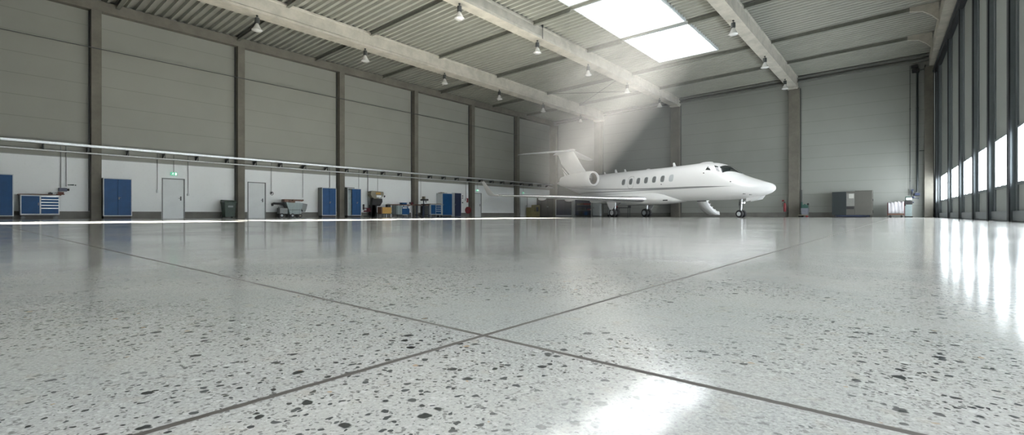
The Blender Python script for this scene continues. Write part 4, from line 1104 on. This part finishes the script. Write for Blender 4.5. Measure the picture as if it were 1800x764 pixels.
# fin, bullet, stabiliser
a = MB(); rr_ = []
for z, X, c, t in ((3.1, 14.9, 4.4, .06), (3.45, 15.75, 3.6, .07), (3.8, 16.25, 3.2, .09), (4.4, 16.85, 2.85, .10), (5.2, 17.5, 2.5, .10), (5.9, 18.1, 2.35, .10)):
    rr_.append([(X - 10 + u * c, v * c, z) for u, v in foil(14, t)])
a.loft(rr_); fn = a.build('tail_fin', M_fin, jet, True)
a = MB(); a.loft([[(X - 10, r * math.cos(2 * math.pi * i / 20), z + r * 1.05 * math.sin(2 * math.pi * i / 20)) for i in range(20)] for X, r, z in ((17.85, .02, 6.0), (18.0, .10, 6.0), (18.4, .16, 6.0), (19.3, .18, 5.98), (20.2, .15, 5.93), (20.9, .07, 5.9), (21.1, .02, 5.88))]); a.build('bullet_fairing', M_jw, fn, True)
for side in (1, -1):
    a = MB(); a.loft([[(X - 10 + u * c, side * y, z + v * c) for u, v in foil(12, .09)] for y, X, c, z in ((.0, 18.25, 2.45, 6.02), (.6, 18.5, 2.2, 5.97), (2.4, 19.3, 1.55, 5.78), (4.1, 20.05, .95, 5.60), (4.2, 20.2, .75, 5.59))]); a.build('tailplane', M_jw, jet, True)
# engines
for side in (1, -1):
    cy, cz = side * 1.88, 3.06; c = (0, cy, cz)
    a = MB(); a.lathe([(.58, 3.40), (.603, 3.46), (.63, 3.75), (.645, 4.2), (.635, 4.9), (.60, 5.6), (.53, 6.3), (.45, 6.9), (.40, 7.25), (.38, 7.25), (.36, 6.9), (.001, 6.9)], c, 'x', 40); na = a.build('nacelle', M_jw, jet, True)
    a = MB(); a.lathe([(.452, 3.44), (.462, 3.34), (.50, 3.275), (.55, 3.28), (.585, 3.36), (.605, 3.46)], c, 'x', 40); a.build('intake_lip', M_white, na, True)
    a = MB(); a.lathe([(.472, 3.40), (.455, 3.6), (.46, 4.0), (.001, 4.02)], c, 'x', 36); a.build('intake_duct', M_duct, na, True)
    a = MB(); a.lathe([(.001, 3.72), (.06, 3.78), (.12, 3.92), (.13, 4.0)], c, 'x', 20); a.build('spinner', M_dgrey, na, True)
    a = MB()
    for q in range(18):
        an = 2 * math.pi * q / 18; d1 = Vector((0, math.cos(an), math.sin(an))); tn = Vector((0, -math.sin(an), math.cos(an)))
        p0 = Vector((3.90, cy, cz)) + d1 * .12; p1 = Vector((3.90, cy, cz)) + d1 * .45
        vs_ = [a.bm.verts.new(p) for p in (p0 - tn * .02 + Vector((.04, 0, 0)), p0 + tn * .02 - Vector((.04, 0, 0)), p1 + tn * .07 - Vector((.03, 0, 0)), p1 - tn * .05 + Vector((.06, 0, 0)))]
        a.bm.faces.new(vs_)
    a.build('fan_blades', M_brush, na, False, .006)
    a = MB(); s0, s1 = side * .75, side * 1.5
    a.loft([[(X - 10 + u * c_, yy, zz + v * c_) for u, v in foil(10, .11)] for X, c_, yy, zz in ((14.3, 2.7, s0, 2.95), (14.5, 2.4, s1, 3.0))]); a.build('engine_pylon', M_jw, jet, True)
# nose gear
def wheel(x, y, r, w, par, name='wheel'):
    a = MB(); a.lathe([(r * .55, -w / 2), (r * .88, -w / 2), (r * .98, -w * .33), (r, 0), (r * .98, w * .33), (r * .88, w / 2), (r * .55, w / 2)], (x, y, r), 'y', 28)
    o_ = a.build(name, M_tyre, par, True)
    a = MB(); a.lathe([(.001, -w * .42), (r * .3, -w * .46), (r * .5, -w * .40), (r * .57, -w * .46), (r * .57, w * .46), (r * .5, w * .40), (r * .3, w * .46), (.001, w * .42)], (x, y, r), 'y', 24)
    a.build('hub', M_lgrey, o_, True)
    return o_
ng = MB(); gx = 2.1 - 10
ng.cyl((gx, 0, .55), (gx - .03, 0, 1.25), .065, n=14); ng.cyl((gx, 0, .25), (gx, 0, .6), .04, n=14); ng.cyl((gx, -.2, .24), (gx, .2, .24), .03, n=12)
ng.tube([Vector((gx + .06, 0, .34)), Vector((gx + .17, 0, .48)), Vector((gx + .06, 0, .62))], .018); ng.cyl((gx, 0, .75), (gx - .45, 0, 1.2), .025)
ng = ng.build('nose_gear', M_brush, jet)
for s in (-1, 1): wheel(gx, s * .16, .235, .15, ng)
for s in (-1, 1):
    a = MB(); a.cyl((gx - .08, s * .12, .92), (gx - .16, s * .12, .92), .055, .06, 14); a.build('taxi_light', M_chrome, ng)
a = MB(); a.box(gx + .04, gx + .1, -.05, .05, .75, 1.0, .01); a.tube([Vector((gx + .07, .05, 1.1)), Vector((gx + .1, .06, .8)), Vector((gx + .03, .05, .5))], .014); a.build('gear_fittings', M_dgrey, ng)
for s in (-1, 1):
    a = MB(); a.prism([(.72 - 10, 1.33), (1.62 - 10, 1.20), (1.62 - 10, .98), (.90 - 10, 1.10)], 'y', s * .24 - .015, s * .24 + .015); a.build('nose_gear_door', M_jw, jet)
# main gear
for s in (-1, 1):
    gx = 11.15 - 10; gy = s * 1.75
    a = MB(); a.cyl((gx, gy, .34), (gx - .1, gy, 1.3), .075, n=14); a.cyl((gx, gy - .22, .34), (gx, gy + .22, .34), .05, n=12)
    a.cyl((gx - .05, gy, .8), (gx - .05, gy - s * .75, 1.2), .04); a.tube([Vector((gx + .05, gy, .4)), Vector((gx + .25, gy, .62)), Vector((gx + .02, gy, .85))], .025)
    mg = a.build('main_gear', M_brush, jet)
    wheel(gx, gy - .19, .33, .21, mg); wheel(gx, gy + .19, .33, .21, mg)
    a = MB(); yy = gy + s * .36
    a.prism([(gx - .55, 1.30), (gx + .55, 1.30), (gx + .35, .88), (gx + .12, .55), (gx - .12, .55), (gx - .4, .9)], 'y', yy - .015, yy + .015); a.build('gear_door', M_jw, mg)
# airstair on the port side, hinged at the belly and curving out to the floor
a = MB(); n = 12; rows_ = []
def stair_pt(k, X, off=0.0):
    t_ = k / n; ang = R(8 + 74 * t_)            # follows the door's own curvature
    y = -(.95 + 1.45 * math.sin(ang * .92) * 1.0); z = 1.16 - .98 * t_ ** 1.0 - .16 * math.sin(math.pi * t_)
    y = -(1.0 + 1.40 * t_ ** 1.6)
    z = 1.15 - .95 * (.5 * math.sin(t_ * math.pi / 2) + .5 * t_)
    return Vector((X - 10, y + off * .3, z + off))
for X in (5.15, 5.95):
    rows_.append([stair_pt(k, X) for k in range(n + 1)])
a.ribbon(rows_); sd = a.build('airstair_door', M_jw, jet, True, .07)
for k in range(5):
    a = MB(); q = stair_pt(1.6 + 2.3 * k, 5.15); q2 = stair_pt(1.6 + 2.3 * k, 5.85)
    a.box(q.x + .06, q.x + .74, q.y - .24, q.y + .10, q.z + .12, q.z + .17, .008); a.box(q.x + .06, q.x + .74, q.y - .14, q.y - .11, q.z - .02, q.z + .1)
    a.build('step', M_white, sd)
for X in (5.18, 5.92):
    a = MB(); a.ribbon([[stair_pt(k, X) for k in range(n + 1)], [stair_pt(k, X) + Vector((0, .0, .16)) for k in range(n + 1)]]); a.build('side_stringer', M_white, sd, True, .03)
a = MB(); a.cyl((5.2 - 10, -.95, 1.14), (5.9 - 10, -.95, 1.14), .05, n=10); a.build('hinge', M_dgrey, sd)

# ------------------------------------------------------------------ haze under the skylight, lit by the sun
def haze():
    m = bpy.data.materials.new('dusty_air'); m.use_nodes = True; nt = m.node_tree
    for n_ in list(nt.nodes): nt.nodes.remove(n_)
    o = nd(nt, 'ShaderNodeOutputMaterial'); v = nd(nt, 'ShaderNodeVolumeScatter'); tc = nd(nt, 'ShaderNodeTexCoord'); L = nt.links.new
    v.inputs['Anisotropy'].default_value = 0.0; v.inputs['Color'].default_value = (1, 1, 1, 1)
    # denser near the skylight, fading towards the edges of the cloud
    mp = nd(nt, 'ShaderNodeVectorMath', operation='MULTIPLY'); L(tc.outputs['Object'], mp.inputs[0]); mp.inputs[1].default_value = (1 / 7.9, 1 / 7.9, 1 / 8.5)
    ln = nd(nt, 'ShaderNodeVectorMath', operation='LENGTH'); L(mp.outputs[0], ln.inputs[0])
    f = nd(nt, 'ShaderNodeMapRange'); f.interpolation_type = 'SMOOTHSTEP'; L(ln.outputs['Value'], f.inputs[0])
    f.inputs[1].default_value = 1.0; f.inputs[2].default_value = .35; f.inputs[3].default_value = 0.0; f.inputs[4].default_value = HAZE
    L(f.outputs[0], v.inputs['Density']); L(v.outputs[0], o.inputs['Volume'])
    return m
HAZE = 0.011
a = MB(); a.box(-8, 8, -8, 8, -5.8, 4.6)
o = a.build('haze', haze()); o.location = (-14.0, 26.0, 6.0); o['kind'] = 'stuff'; o['label'] = 'sunlit haze drifting down from the skylight'; o['category'] = 'haze'
